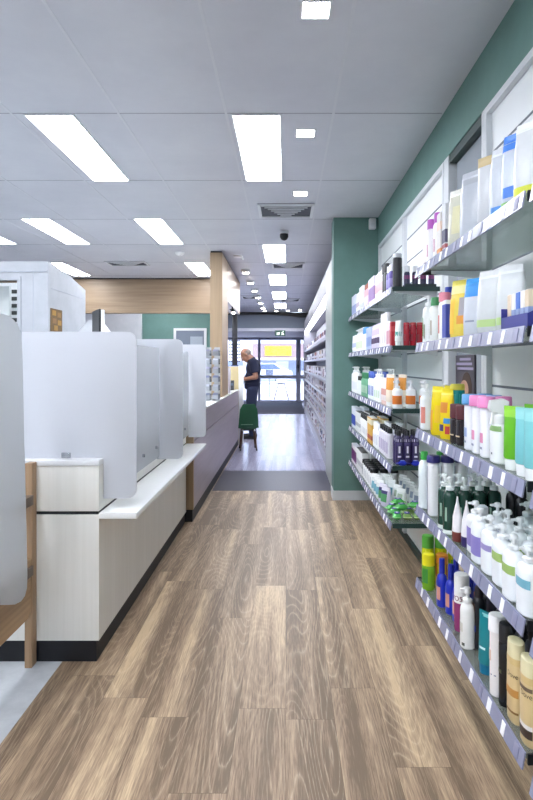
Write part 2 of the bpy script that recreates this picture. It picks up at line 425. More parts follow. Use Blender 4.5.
f.prism([(.03, .02), (.045, .02), (.065, .06), (.085, .045), (.105, .05), (.105, .035), (.08, .03), (.07, .10), (.03, .09), (.03, .075), (.05, .08)], y0, y1, 'y').box(.065, .088, y0, y1, .108, .131)
f.build('pictogram', emit('#e9fff4', 1.2), t)

# ------------------------------------------------------------------ oak column and beams
struct('trim_5', MB().box(-.94, -.79, 7.22, 7.94, .89, CEIL-.02), MOAKZ)
struct('trim_6', MB().box(-.94, -.79, 7.94, 10.0, 2.15, CEIL-.02), MOAKY)
struct('trim_7', MB().box(-5.2, -.94, 9.5, 9.65, 2.13, CEIL-.02), MOAKX)
struct('trim_8', MB().box(-.935, -.795, 7.225, 9.99, CEIL-.02, CEIL).box(-5.2, -.94, 9.505, 9.645, CEIL-.02, CEIL), MBLACK)
for i, (x, y, tell) in enumerate([(-3.3, 11.3, 'over the white wall'), (-2.35, 11.4, 'over the office window'), (-1.6, 11.4, 'nearest the oak column')]):
    t = thing('recessed_spotlight', 'small warm spotlight behind the oak beam, ' + tell, 'light', (x, y, CEIL), 0, 'spotlights behind the beam')
    MB().loft([(0, .055, .055), (-.02, .05, .05)], 14).build('bezel', MWHITE, t)
    MB().loft([(-.021, .042, .042), (-.025, .04, .04)], 14).build('lens', emit('#fff4e4', LAMP*3), t)

# ------------------------------------------------------------------ white office partition, left
struct('wall_partition', MB().box(-2.30, -2.04, 5.0, 5.06, 0, 2.18).box(-3.6, -2.30, 5.0, 5.06, 2.02, 2.18).box(-5.2, -3.6, 5.0, 5.06, 0, 2.18).box(-2.30, -2.27, 4.985, 5.0, 0, 2.05), MPART)
struct('wall_partition', MB().prism([(5.06, 0), (5.93, 0), (5.93, 2.05), (5.53, 2.125), (5.06, 2.18)], -2.10, -2.04), MPART)
struct('trim_9', MB().box(-2.04, -2.036, 5.06, 5.9, 1.955, 1.96).box(-2.168, -2.164, 4.997, 5.0, 0, 2.1).box(-3.6, -2.04, 4.99, 5.0, 2.09, 2.095), M('#aeb4be', .5))
t = thing('door_leaf', 'pale grey office door standing open behind the foreground screen', 'door', (-2.62, 5.25, 0))
MB().box(-.36, .14, -.02, .02, .005, 2.0, .003).build('panel', M('#c9d0cf', .4), t)
MB().bar((.08, -.06, 1.0), (-.02, -.06, 1.0), .009).bar((.08, -.06, 1.0), (.08, -.02, 1.0), .009).build('handle', MCHROME, t)
t = thing('pigeonhole_rack', 'tall pigeonhole rack with dark slots inside the office doorway', 'rack', (-2.62, 5.72, 0))
MB().box(-.3, .2, -.12, .12, 0, 2.08).build('carcass', MWHITE, t)
for k in range(13):
    MB().box(-.02, .19, -.126, -.121, 1.16+k*.068, 1.197+k*.068).build('slot', M('#3b3f3e', .7), t)
t = thing('notice_board', 'small brown notice board with orange notes on the white partition', 'notice board', (-2.036, 5.17, 1.585))
MB().box(-.004, .004, -.125, .125, 0, .2).build('board', M('#6f5838', .8, var=.25, scale=60), t)
for k, (y, z, c) in enumerate([(-.06, .14, '#a67c34'), (.05, .13, '#8f6c3c'), (-.05, .07, '#8a6640'), (.06, .06, '#a8803c'), (-.02, .01, '#a07a3a')]):
    MB().box(.004, .006, y-.04, y+.04, z, z+.045).build('note', M(c, .7), t)

# ------------------------------------------------------------------ first counter with screens
t = thing('reception_counter', 'cream laminate service counter with black kickboard, nearest on the left', 'counter', (0, 0, 0))
MB().box(-2.05, -.818, 2.55, 4.77, .09, .640).build('body', MCREAM, t)
MB().box(-2.05, -.828, 2.548, 4.765, 0, .09).build('kickboard', MKICK, t)
MB().box(-2.04, -.825, 2.56, 4.77, .640, .655).build('shadow_gap', MBLACK, t)
MB().box(-2.05, -.818, 2.55, 4.77, .655, .855, .003).build('upstand', MCREAM, t)
MB().box(-2.055, -.8155, 2.543, 4.775, .855, .880, .004).build('top', MWHITE, t)
MB().box(-.817, -.652, 2.545, 4.775, .623, .650, .003).build('ledge', MGLOSSW, t)
FROST = glass('#f2f4f6', milky=.94, milk='#e6e8ed', rough=.3)
def rounded(pts, r, n=5):
    """round the corners of a convex polygon"""
    out = []; k = len(pts)
    for i in range(k):
        p = Vector(pts[i]); a = Vector(pts[i-1]); b = Vector(pts[(i+1) % k]); ri = r[i] if isinstance(r, (list, tuple)) else r
        if ri <= 0: out.append(tuple(p)); continue
        u = (a-p).normalized()*ri; v = (b-p).normalized()*ri
        for j in range(n+1):
            s_ = j/n; out.append(tuple(p + u*(1-s_)**2 + v*s_**2))
    return out
def screen(y, poly, lab, clamps):
    s_ = thing('privacy_screen', lab, 'screen', (0, y, 0), 0, 'frosted screens on the counter')
    MB().prism(poly, -.005, .005, 'y').build('pane', FROST, s_)
    for x0, x1, z0, z1 in clamps: MB().box(x0, x1, -.013, .013, z0, z1, .002).build('clamp', MCHROME, s_)
def stepped(x0, xr, z1):
    return [(x0, .8815)] + rounded([(-.8140, .8815), (-.8140, .700), (xr, .700), (xr, z1), (x0, z1)], [0, 0, .045, .045, 0])
CL = [(-1.0, -.96, .8815, .905)]
screen(2.605, stepped(-1.178, -.668, 1.444), 'wide frosted privacy screen nearest the camera on the cream counter', CL)
screen(3.68, stepped(-1.18, -.650, 1.457), 'frosted privacy screen in the middle of the cream counter', CL)
screen(4.787, rounded([(-1.18, .895), (-.80, .895), (-.80, .70), (-.657, .70), (-.657, 1.46), (-1.18, 1.46)], [0, 0, 0, .04, .04, 0]), 'smaller frosted privacy screen at the far end of the cream counter', [(-1.15, -1.115, .895, .92), (-.95, -.915, .895, .92)])
# frosted side returns between the screens, held off the upstand by standoffs
for ya, yb, ys, lab in ((2.63, 3.655, (3.23, 3.55), 'frosted return panel along the counter between nearest and middle screens'), (3.705, 4.75, (4.25, 4.55), 'frosted return panel along the counter before the last screen')):
    t = thing('side_screen', lab, 'screen', (-.797, 0, 0))
    MB().prism(rounded([(ya, .72), (yb, .72), (yb, 1.40), (ya, 1.40)], .03), -.003, .003).build('pane', glass('#f2f4f6', milky=.72, milk='#e9ecf0', rough=.2), t)
    for y in ys: MB().bar((-.015, y, .792), (.014, y, .792), .010, N=14).build('standoff', MCHROME, t)

# ------------------------------------------------------------------ foreground divider
t = thing('timber_divider', 'timber divider with frosted panel at the left edge of the picture', 'divider', (0, 0, 0))
MB().box(-1.117, -1.086, 2.49, 2.54, 0, .875, .002).build('post', MLEG, t)
MB().prism([(1.3, .225), (2.46, .225), (2.485, .25), (2.485, .47), (1.3, .47)], -1.118, -1.088).build('rail', MRAIL, t)
MB().box(-1.117, -1.088, 1.3, 1.35, 0, .225).build('post', MLEG, t)
P = []
for px, py in ((27.5, 575), (27, 588), (25, 596), (21, 601.5), (15, 604.5), (8, 605), (0, 605), (-60, 606), (-60, 300), (0, 313), (8, 315.5), (14, 320), (18, 325.5), (21, 333), (22.3, 345), (23.5, 400)):
    yy = 1.066*F/(VX-px); P.append((yy, CAM-(py-VY)*yy/F))   # outline of the bowed pane in its own plane
MB().prism(P, -1.075, -1.066).build('pane', glass('#f2f4f6', milky=.93, milk='#eceff2', rough=.25), t)
for z in (.72, .36):
    MB().bar((-1.10, 2.487, z), (-1.10, 2.462, z), .012, N=12).build('standoff', MCHROME, t)
MB().box(-1.112, -1.078, 2.32, 2.489, .70, .74).build('bracket', M('#6b5c50', .5), t)
MB().box(-1.112, -1.078, 2.30, 2.489, .40, .44).build('bracket', M('#6b5c50', .5), t)

# ------------------------------------------------------------------ long service counter
t = thing('service_counter', 'long pale rose laminate counter with oak end beyond the screens', 'counter', (0, 0, 0))
MB().box(-1.55, -.765, 4.84, 9.38, .1, .655).build('lower_front', MLILAC, t)
MB().box(-1.55, -.785, 4.84, 9.38, .655, .668).build('shadow_gap', MBLACK, t)
MB().box(-1.55, -.765, 4.84, 9.38, .668, .872).build('upper_front', MLILAC, t)
MB().box(-1.56, -.758, 4.80, 9.39, .872, .890, .003).build('top', MGLOSSW, t)
MB().box(-1.55, -.77, 4.84, 9.38, 0, .1).build('kickboard', MKICK, t)
MB().box(-1.2, -.763, 4.80, 4.84, 0.1, .872).build('end_panel', MOAKZ, t)
MB().box(-1.2, -.770, 4.80, 4.84, 0, .1).build('kickboard', MKICK, t)
t = thing('end_partition', 'tall oak end partition with white edge between counter and customer', 'partition', (0, 0, 0))
MB().box(-1.5, -.765, 9.42, 9.48, 0, 1.26).build('panel', M('#c9b98e', .5), t)
MB().box(-.765, -.69, 9.41, 9.50, 0, 1.27, .003).build('edge', MWHITE, t)

# leaflet towers on the counter
def tower(x, y, lab, n=6):
    t = thing('leaflet_tower', lab, 'leaflet holder', (x, y, .891), 0, 'clear leaflet towers on the counter')
    W_ = .066
    MB().box(-W_/2, W_/2, .11, .116, 0, .60).box(-W_/2, W_/2, -.09, .116, 0, .006).build('back', glass('#f3f7fa', milky=.5, milk='#eef2f6'), t)
    for k in range(n):
        z = .012+k*.098
        tr = MB().box(-W_/2, W_/2, -.085+.006*k, -.08+.006*k, z, z+.05).box(-W_/2, W_/2, -.085+.006*k, .11, z, z+.004)
        for sx in (-1, 1): tr.box(sx*W_/2-.002, sx*W_/2+.002, -.08+.006*k, .11, z, z+.06)
        q = tr.build('tray', glass('#f3f7fa', milky=.45, milk='#f2f4f8'), t)
        MB().box(-.028, .028, -.05, .0, z+.006, z+.072).build('leaflets', M(['#8f93ad', '#c9ccd8', '#7f86a5', '#b5b2c6', '#d8d9e4', '#9b9bb0'][k % 6], .6), q)
tower(-.885, 6.55, 'white leaflet tower on service counter, left of the pair')
tower(-.79, 6.58, 'white leaflet tower on service counter, right of the pair')
t = thing('leaflet_stand', 'tall white leaflet stand on the counter beside the oak column', 'leaflet holder', (-.80, 8.06, .891))
MB().box(-.035, .035, -.06, .06, 0, .012).build('base', MWHITE, t)
MB().box(-.035, -.01, .02, .05, .012, .46, .003).build('back', MWHITE, t)
MB().box(-.012, .035, -.04, .0, .012, .36, .003).build('leaflets', M('#e4e2ee', .5), t)
t = thing('card_terminal', 'small dark payment terminal on counter before the oak partition', 'terminal', (-.85, 9.2, .891))
MB().box(-.03, .03, -.03, .03, 0, .02, .004).build('base', MBLACK, t)
MB().prism([(-.05, .02), (.03, .02), (.04, .14), (.0, .15)], -.03, .03).build('body', M('#2a2c33', .4), t)
MB().box(-.022, .022, -.045, -.042, .07, .11).build('screen', M('#5c6a78', .2), t)
t = thing('eyewear_display', 'tall black eyewear display on the oak end partition', 'display stand', (-.83, 9.45, 1.271))
MB().box(-.06, .06, -.03, .03, 0, .012).build('base', MBLACK, t)
MB().box(-.042, .042, -.02, .02, .012, .84, .004).build('pole', M('#14141f', .4), t)
for k in range(7):
    for sx in (-1, 1):
        f = MB()
        for q in (-.02, .014): f.loft([(.0, .017, .008), (.012, .02, .009), (.026, .018, .008)], 10) if False else f.box(sx*.06+q-.012, sx*.06+q+.012, -.03, -.024, .06+k*.055, .085+k*.055, .003)
        f.box(sx*.06-.01, sx*.06+.01, -.03, -.026, .074+k*.055, .079+k*.055)
        f.box(sx*.028, sx*.06, -.024, -.018, .07+k*.055, .074+k*.055) if sx > 0 else f.box(sx*.06, sx*.028, -.024, -.018, .07+k*.055, .074+k*.055)
        f.build('eyeglasses', M(['#2a2230', '#4a4660', '#1d1d25'][k % 3], .3), t)
t = thing('spotlight_cluster', 'small cluster of spotlights under the oak beam end', 'light', (-.80, 8.7, 2.15))
MB().bar((0, 0, 0), (0, 0, -.04), .012).box(-.03, .03, -.12, .12, -.052, -.04).build('track', MBLACK, t)
for k, y in enumerate((-.08, 0, .08)):
    h = MB().bar((.0, y, -.052), (.018, y-.02, -.09), .016, .02, 12).build('spot_head', MBLACK, t)
    MB().bar((.0182, y-.0202, -.0905), (.019, y-.021, -.092), .018, N=12).build('lens', emit('#fff4e0', 12), h)

# dispensary bench and monitor behind the screens
t = thing('dispensary_bench', 'white work bench behind the frosted screens', 'bench', (0, 0, 0))
MB().box(-2.03, -1.57, 5.08, 5.9, 1.02, 1.06).build('top', MWHITE, t)
MB().box(-2.03, -1.59, 5.1, 5.9, 0, 1.02).build('carcass', MWHITE, t)
t = thing('monitor', 'white monitor with black bezel turned away above the screens', 'monitor', (-1.70, 5.3, 1.061), math.radians(-62))
MB().box(-.1, .1, -.08, .08, 0, .015, .004).build('base', MWHITE, t)
MB().bar((0, 0, .015), (0, 0, .5), .018).build('stand', MALU, t)
MB().box(-.17, .17, -.015, .02, .40, .72, .008).build('casing', MWHITE, t)
MB().box(-.175, .175, -.03, -.015, .395, .725).build('bezel', MBLACK, t)
t = thing('label_printer', 'white label printer with slanted lid beside the partition', 'printer', (-1.86, 5.68, 1.061))
MB().box(-.13, .13, -.12, .12, 0, .50, .01).build('cabinet', MWHITE, t)
MB().prism([(-.16, .50), (.16, .50), (.04, .66), (-.02, .66)], -.12, .12, 'y').build('lid', M('#e3e6ea', .4), t)
# ------------------------------------------------------------------ wall shelving, right
XN, XF = .575, .600          # front edges of the near and far bays
BAYS = {'near': (XN, 1.41, 2.575), 'far': (XF, 3.33, 5.555)}
SHZ = {'N1': 1.715, 'N2': 1.388, 'N3': 1.013, 'N4': .677, 'N5': .355, 'F1': 1.738, 'F2': 1.402, 'F3': 1.040, 'F4': .714, 'F5': .385}
PH = {'N1': 'top near shelf', 'N2': 'second near shelf', 'N3': 'third near shelf', 'N4': 'fourth near shelf', 'N5': 'bottom near shelf',
      'F1': 'top far shelf', 'F2': 'second far shelf', 'F3': 'third far shelf', 'F4': 'fourth far shelf', 'F5': 'bottom far shelf'}
MSLAT = M('#f0f3f4', .35, var=.02, scale=6)
MGROOVE = M('#6d7480', .6)
def slat(y0, y1, lab, z1=2.43):
    t = thing('slatwall_panel', lab, 'wall panel', (0, 0, 0), 0, 'white slatwall panels behind the shelves')
    MB().box(.905, .95, y0+.03, y1-.03, .035, z1-.03).build('board', MSLAT, t)
    f = MB().box(.88, .948, y0, y0+.03, .035, z1).box(.88, .948, y1-.03, y1, .035, z1).box(.88, .948, y0+.03, y1-.03, z1-.03, z1)
    f.build('frame', MALU, t)
    k = 0; z = 2.225
    while z > .2:
        MB().box(.9035, .905, y0+.035, y1-.035, z-.005, z+.005).build('groove', MGROOVE, t)
        z -= .17; k += 1
    MB().box(.876, .948, y0, y1, .0, .035).build('plinth', MDGREEN, t)
slat(4.39, 5.565, 'white grooved slatwall panel next to the green nib wall')
slat(3.26, 4.385, 'white grooved slatwall panel in the middle, before the recess')
slat(1.40, 2.59, 'white grooved slatwall panel beside the recess, nearest in view')
slat(.0, 1.395, 'white grooved slatwall panel mostly cut by the right picture edge')
for y in (3.16, 2.595):
    tag(MB().box(.88, .948, y, y+.09 if y > 3 else y+.03, 0, 2.43).build('upright_post', MALU), 'white upright post %s side of the recess between bays' % ('on the far' if y > 3 else 'on the near'), 'post', 'upright posts by the recess')
t = thing('mirror_panel', 'grey recessed panel between the shelving bays', 'panel', (.93, 2.89, 0))
MB().box(-.01, .018, -.255, .255, .1, 2.38).build('sheet', M('#9aa2aa', .22, var=.02), t)
MB().box(-.013, -.01, -.255, .255, 2.08, 2.085).build('seam', M('#7f8790', .4), t)
struct('trim_10', MB().box(.885, .949, 2.63, 3.155, 2.385, 2.43), MDGREEN)
t = thing('advert_poster', 'dark poster with pale lettering blocks and a face in the recess', 'poster', (.9155, 2.975, .97))
MB().box(-.004, .004, -.155, .155, 0, .375).build('sheet', M('#3a3640', .5, var=.3, scale=14), t)
f = MB()
for k, (a, b) in enumerate([(-.14, .12), (-.12, .14), (-.10, .08)]): f.box(-.0055, -.004, a, b, .30+k*.024, .313+k*.024)
f.build('heading', M('#9a93ad', .6), t)
fc = MB().loft([(.004, .05, .072), (.0068, .047, .069)], 20).build('portrait', M('#b58c74', .6), t); fc.rotation_euler = (0, -PI/2, 0); fc.location = (0, .0, .20)
hr = MB().loft([(.004, .075, .08), (.006, .073, .078)], 20).build('hair', M('#3a2618', .7), t); hr.rotation_euler = (0, -PI/2, 0); hr.location = (0, -.035, .215)

GLS = glass('#eaf5f1', milky=.20, milk='#eef7f4', rough=.08)
MSTRIPP = M('#8d90a9', .25, var=.04)
MTIK = M('#f2f2f6', .5, var=.02); MTIKP = M('#83849f', .5, var=.08)
ORDS = {'1': 'top', '2': 'second', '3': 'third', '4': 'fourth', '5': 'lowest'}
def shelf(code, bay, y0, y1, lab):
    X0 = {'near': XN, 'far': XF, 'edge': XN}[bay]; z = SHZ[code] if code in SHZ else code
    t = thing('glass_shelf', lab, 'shelf', (0, 0, z), 0, 'glass wall shelves')
    MB().box(X0+.006, .878, y0, y1, -.010, 0).build('glass_plate', GLS, t)
    # label holder, leaning out at its foot
    MB().prism([(X0-.006, -.036), (X0-.002, -.037), (X0+.006, .004), (X0+.002, .005)], y0, y1, 'y').build('price_rail', MSTRIPP, t)
    n = 13 if bay == 'near' else 24 if bay == 'far' else 3
    for k in range(n):
        yy = y0 + (k+.35+.3*random.random())*(y1-y0)/n; wd = .024 if k % 2 else .030
        q = MB().prism([(X0-.0072, -.0325), (X0-.0055, -.0325), (X0+.0008, .0005), (X0-.0008, .0005)], yy-wd/2*.9, yy+wd/2*.9, 'y')
        q.build('price_ticket', MTIK if k % 3 else MTIKP, t)
    for y, nm in ((y0, 'end_cap'), (y1, 'end_cap')):
        s_ = -1 if y == y0 else 1
        MB().box(X0+.008, .878, y-.006 if s_ < 0 else y, y if s_ < 0 else y+.006, -.022, .004).build(nm, MDGREEN if bay != 'near' else MBLACK, t)
    ys = [y0+.05, y1-.05] + ([(y0+y1)/2] if y1-y0 > 1.5 else [])
    for y in ys:
        MB().prism([(.63, -.012), (.877, -.012), (.877, -.055), (.85, -.05), (.63, -.024)], y-.006, y+.006, 'y').build('bracket', MALU, t)
for k in '12345':
    b = BAYS['near']; shelf('N'+k, 'near', b[1], b[2], '%s glass shelf in the nearer bay at right, edged with price tickets' % ORDS[k])
    b = BAYS['far']; shelf('F'+k, 'far', b[1], b[2], '%s glass shelf in the farther bay beside the green nib wall' % ORDS[k])
for k, z in zip('12345', (1.715, 1.388, 1.0, .655, .33)):
    shelf(z, 'edge', .9, 1.365, '%s glass shelf end cut off by the right picture edge' % ORDS[k])

# ------------------------------------------------------------------ product kit: every kind is (part name, mesh, material) lists, cached
FRONT = (-150, -30); WRAP = (-178, 20)
def ring_body(w, d, h, n=2.4, sh=.78, neck=.012, foot=.004):
    a, b = w/2, d/2; s0 = sh*h
    return [(0, a-foot, b-foot, n), (foot, a, b, n), (s0, a, b, n), (s0+(h-s0)*.35, a*.93, b*.95, n), (s0+(h-s0)*.7, a*.70+neck*.2, b*.74+neck*.2, 2.2), (h-.002, neck*1.05, neck*1.05, 2), (h, neck, neck, 2)]
def prints(secs, lab):
    """lab: list of (z0, z1, colour[, a0, a1][, name])"""
    out = []
    for q in lab:
        a0, a1 = (q[3], q[4]) if len(q) > 4 else WRAP
        out.append((q[5] if len(q) > 5 else 'label', MB().patch(secs, q[0], q[1], a0, a1, .0006+.0003*len(out)).mesh('label'), M(q[2], .45)))
    return out
@lru_cache(None)
def bottle(w, d, h, col, cap, capr=.6, caph=.03, sh=.8, n=2.4, lab=(), rough=.3):
    hb = h-caph; secs = ring_body(w, d, hb, n, sh, min(w, d)*.5*capr*.8)
    r = min(w, d)*.5*capr
    return [('body', MB().loft(secs, 24).mesh('body'), M(col, rough)),
            ('cap', MB().loft([(hb+.0003, r, r), (h-.003, r*.97, r*.97), (h, r*.88, r*.88)], 16).mesh('cap'), M(cap, .35))] + prints(secs, lab)
@lru_cache(None)
def pump(w, d, h, col, pc, lab=(), n=2.6, sh=.78, hb=.74, rough=.3):
    H = h*hb; secs = ring_body(w, d, H, n, sh, .012)
    p = MB().loft([(H+.0003, .0155, .0155), (H+h*.06, .0155, .0155), (H+h*.075, .012, .012)], 14)
    p.loft([(H+h*.075, .005, .005), (H+h*.16, .005, .005)], 8)
    z0 = H+h*.15
    p.loft([(z0+h*.012, .013, .011), (z0+h*.05, .0135, .0115), (h-.002, .012, .010), (h, .009, .007)], 14)
    p.prism([(-.024, z0+h*.03), (-.004, z0+h*.022), (-.004, h-.003), (-.024, h-.005)], -.0045, .0045, 'x')
    return [('body', MB().loft(secs, 24).mesh('body'), M(col, rough)), ('pump', p.mesh('pump'), M(pc, .3))] + prints(secs, lab)
@lru_cache(None)
def can(r, h, col, cap, cf=.3, lab=(), capw=1.0, rough=.25, metal=0):
    H = h*(1-cf); secs = [(0, r*.94, r*.94), (.004, r, r), (H-.006, r, r), (H, r*.93, r*.93)]
    c = r*capw
    return [('body', MB().loft(secs, 24).mesh('body'), M(col, rough, metal)),
            ('cap', MB().loft([(H+.0003, c, c), (h-.006, c*.99, c*.99), (h-.001, c*.93, c*.93), (h, c*.85, c*.85)], 24).mesh('cap'), M(cap, .35))] + prints(secs, lab)
@lru_cache(None)
def tube(w, d, h, col, cap, caph=.028, lab=(), seal=None):
    a, b = w/2, d/2
    secs = [(caph, a*.92, b*.92, 2), (caph+.006, a, b, 2.1), (caph+(h-caph)*.55, a*1.0, b*.72, 2.2), (h-.012, a*1.04, b*.14, 3), (h-.010, a*1.04, .0022, 5), (h, a*1.04, .0020, 5)]
    out = [('body', MB().loft(secs, 24).mesh('body'), M(col, .3)),
           ('cap', MB().loft([(0, a*.84, b*.84, 2), (caph-.001, a*.92, b*.92, 2)], 20).mesh('cap'), M(cap, .35))] + prints(secs, lab)
    if seal: out.append(('seal', MB().patch(secs, h-.03, h, -180, 179, .0008, 24).mesh('seal'), M(seal, .3)))
    return out
@lru_cache(None)
def pouch(w, d, h, col, lab=(), seal=None, rough=.25, metal=0):
    a, b = w/2, d/2
    secs = [(0, a*.92, b*.8, 2.6), (.012, a*.97, b, 2.6), (h*.35, a, b*.95, 2.6), (h*.7, a*.96, b*.62, 2.8), (h*.88, a*.91, b*.30, 3), (h-.018, a*.88, .004, 4), (h-.016, a*.88, .0022, 6), (h-.004, a*.86, .0020, 6), (h, a*.80, .0020, 6)]
    out = [('bag', MB().loft(secs, 26).mesh('bag'), M(col, rough, metal, var=.06, scale=45))] + prints(secs, lab)
    out.append(('seal', MB().patch(secs, h-.024, h-.001, -180, 179, .0008, 26).mesh('seal'), M(seal or col, .3)))
    return out
@lru_cache(None)
def carton(w, d, h, col, lab=(), flap='#dfe3ea'):
    out = [('box', MB().box(-w/2, w/2, -d/2, d/2, 0, h, .0015, 1).mesh('box'), M(col, .45))]
    for k, q in enumerate(lab):
        e = .0007+.0003*k
        out.append(('label', MB().box(-w/2*.9, w/2+e, -d/2-e, d/2*.9, q[0], q[1]).mesh('label'), M(q[2], .45)))
    out.append(('flap', MB().box(-w/2*.94, w/2*.94, -d/2*.94, d/2*.94, h, h+.001).mesh('flap'), M(flap, .5)))
    return out
@lru_cache(None)
def jar(r, h, col, lid, lab=()):
    H = h*.7; secs = [(0, r*.9, r*.9), (.006, r, r), (H-.004, r, r), (H, r*.9, r*.9)]
    return [('body', MB().loft(secs, 24).mesh('body'), M(col, .25)), ('lid', MB().loft([(H+.0003, r*1.02, r*1.02), (h-.003, r*1.02, r*1.02), (h, r*.94, r*.94)], 24).mesh('lid'), M(lid, .4))] + prints(secs, lab)
@lru_cache(None)
def trigger(w, d, h, col, hc, lab=()):
    H = h*.62; secs = ring_body(w, d, H, 2.5, .82, .014)
    p = MB().loft([(H+.0003, .017, .017), (H+.02, .017, .017), (H+.026, .012, .012)], 16)
    z = H+.022
    p.prism([(-.030, z+.022), (-.024, z+.010), (-.008, z+.008), (-.006, z-.004), (.012, z-.004), (.024, z+.012), (.026, h-.008), (.010, h), (-.026, h-.006)], -.011, .011, 'x')
    q = MB().prism([(-.020, z+.008), (-.014, z+.008), (-.018, z-.02), (-.026, z-.026)], -.006, .006, 'x')
    return [('body', MB().loft(secs, 24).mesh('body'), M(col, .3)), ('spray_head', p.mesh('spray_head'), M(hc, .3)), ('trigger', q.mesh('trigger'), M(hc, .3))] + prints(secs, lab)
@lru_cache(None)
def nozzle(w, d, h, col, base, hb=.35):
    a, b = w/2, d/2; H = h*hb
    return [('body', MB().loft([(H, a, b), (h*.55, a*.85, b*.85), (h*.9, .004, .004), (h, .0025, .0025)], 18).mesh('body'), M(col, .3)),
            ('base', MB().loft([(0, a*.9, b*.9), (.004, a, b), (H-.0003, a, b)], 18).mesh('base'), M(base, .4))]
@lru_cache(None)
def pillow(w, d, h, col, lab, seal):
    """pack lying on its back, top face up"""
    a, b = w/2, d/2
    m = MB(); N = 12; rows = []
    for s_ in (1, -1):
        for i in range(N+1):
            rows.append([m.b.verts.new((-a+2*a*i/N, -b+2*b*j/8, h/2+s_*h/2*(max(0, math.sin(PI*i/N))**.45)*(max(0, math.sin(PI*j/8))**.35))) for j in range(9)])
    for s_ in (0, 1):
        R = rows[s_*(N+1):(s_+1)*(N+1)]
        for A, B in zip(R, R[1:]):
            for j in range(8): m.b.faces.new((A[j], A[j+1], B[j+1], B[j]))
    bmesh.ops.remove_doubles(m.b, verts=m.b.verts, dist=.0006)
    s1 = MB().box(-a-.012, -a+.002, -b, b, h/2-.001, h/2+.001); s2 = MB().box(a-.002, a+.012, -b, b, h/2-.001, h/2+.001)
    l = MB(); H = h*1.0
    l.loft([(H-.002, a*.55, b*.62, 4), (H+.0015, a*.53, b*.60, 4)], 20)
    l2 = MB().loft([(H+.0012, a*.3, b*.3, 2), (H+.0028, a*.28, b*.28, 2)], 16)
    return [('wrapper', m.mesh('wrapper'), M(col, .25, var=.12, scale=50)), ('seal', s1.mesh('seal'), M(seal, .3)), ('seal', s2.mesh('seal'), M(seal, .3)), ('label', l.mesh('label'), M(lab, .4)), ('emblem', l2.mesh('emblem'), M('#e8e6f4', .4))]

KINDNAME = {'bottle': 'bottle', 'pump': 'pump_bottle', 'can': 'spray_can', 'tube': 'squeeze_tube', 'pouch': 'refill_pouch', 'carton': 'carton', 'jar': 'jar', 'trigger': 'trigger_bottle', 'nozzle': 'nozzle_bottle', 'pillow': 'wrapped_pack'}
KIT = dict(bottle=bottle, pump=pump, can=can, tube=tube, pouch=pouch, carton=carton, jar=jar, trigger=trigger, nozzle=nozzle, pillow=pillow)
CATS = {'bottle': 'bottle', 'pump': 'pump bottle', 'can': 'spray can', 'tube': 'tube', 'pouch': 'pouch', 'carton': 'box', 'jar': 'jar', 'trigger': 'spray bottle', 'nozzle': 'bottle', 'pillow': 'pack'}
def put(spec, x, y, z, label, group=None, rz=-PI/2, tilt=None):
    kind, args, kw = spec
    if kind in ('pouch', 'tube') and rz == -PI/2: rz = -1.02       # turned towards people coming up the aisle
    t = thing(KINDNAME[kind], label, CATS[kind], (x, y, z+.0008), rz, group)
    if tilt: t.rotation_euler = (tilt[0], tilt[1], rz)
    for nm, me, m in KIT[kind](*args, **kw): link(nm, me, m, t)
    return t
def sp(kind, *args, **kw): return (kind, args, kw)
def at(xc, X=None, Y=None): return (X, X*F/(xc-VX)) if X else ((xc-VX)/F*Y, Y)
def P(code, spec, desc, xc, X=None, Y=None, group=None, rz=-PI/2):
    if spec[0] == 'pouch' and X: X += .018
    x, y = at(xc, X, Y)
    return put(spec, x, y, SHZ[code], '%s, %s' % (desc, PH[code]), group, rz)
# ------------------------------------------------------------------ near bay, bottom shelf
YG = ((.09, .135, '#d8d820'), (.02, .085, '#7fb52a'))
for (x, y, tell) in ((.617, 2.535, 'at the far front corner'), (.672, 2.535, 'second in from the edge'), (.73, 2.535, 'against the wall')):
    P('N5', sp('can', .0255, .20, '#c9cf1e', '#4f9e34', .26, ((.10, .143, '#d9d61f', -180, 179), (.012, .10, '#6fae2c', -180, 179))), 'tall yellow-green spray can with green cap %s' % tell, 286+x*F/y, X=x, group='green capped cans')
P('N5', sp('can', .0255, .148, '#7cb62d', '#e6dc18', .32, ((.03, .09, '#3f8f35', -150, -20),)), 'short green spray can with yellow cap, front row', 428.5, Y=2.45)
P('N5', sp('can', .0255, .146, '#d8b52c', '#dd8a25', .25, ((.055, .108, '#c2352c', -180, 179), (.01, .055, '#e7c33a', -180, 179))), 'short yellow spray can with red band and orange cap', 286+.655*F/2.45, X=.655)
BLU = sp('bottle', .05, .04, .185, '#1d2fb0', '#1c2da6', .55, .055, .72, 2.3, ((.02, .10, '#3f6ad0', -150, -90), (.03, .08, '#d89a86', -90, -35)))
P('N5', BLU, 'tall blue bottle with tapering blue neck, nearest to the edge', 442, X=.609, group='blue bottles')
P('N5', BLU, 'tall blue bottle with printed orange flash beside the magenta can', 451, X=.625, group='blue bottles')
P('N5', BLU, 'blue bottle tucked close behind the magenta can', 286+.632*F/2.14, X=.632, group='blue bottles')
for k, (x, y) in enumerate(((.665, 2.28), (.68, 2.19), (.725, 2.31), (.735, 2.22), (.70, 2.10))):
    put(BLU, x, y, SHZ['N5'], 'blue bottle in the cluster behind, %s back from the edge, bottom near shelf' % ORD[k], 'blue bottles behind')
for k, y in enumerate((2.40, 2.36)):
    put(sp('pouch', .055, .04, .19, '#d9c9a8', ((.12, .165, '#e2c92c', -170, 0),), '#e2c92c'), .72+.05*k, y, SHZ['N5'], 'cream packet with yellow top behind blue bottles, %s from the edge' % ORD[k], 'cream packets')
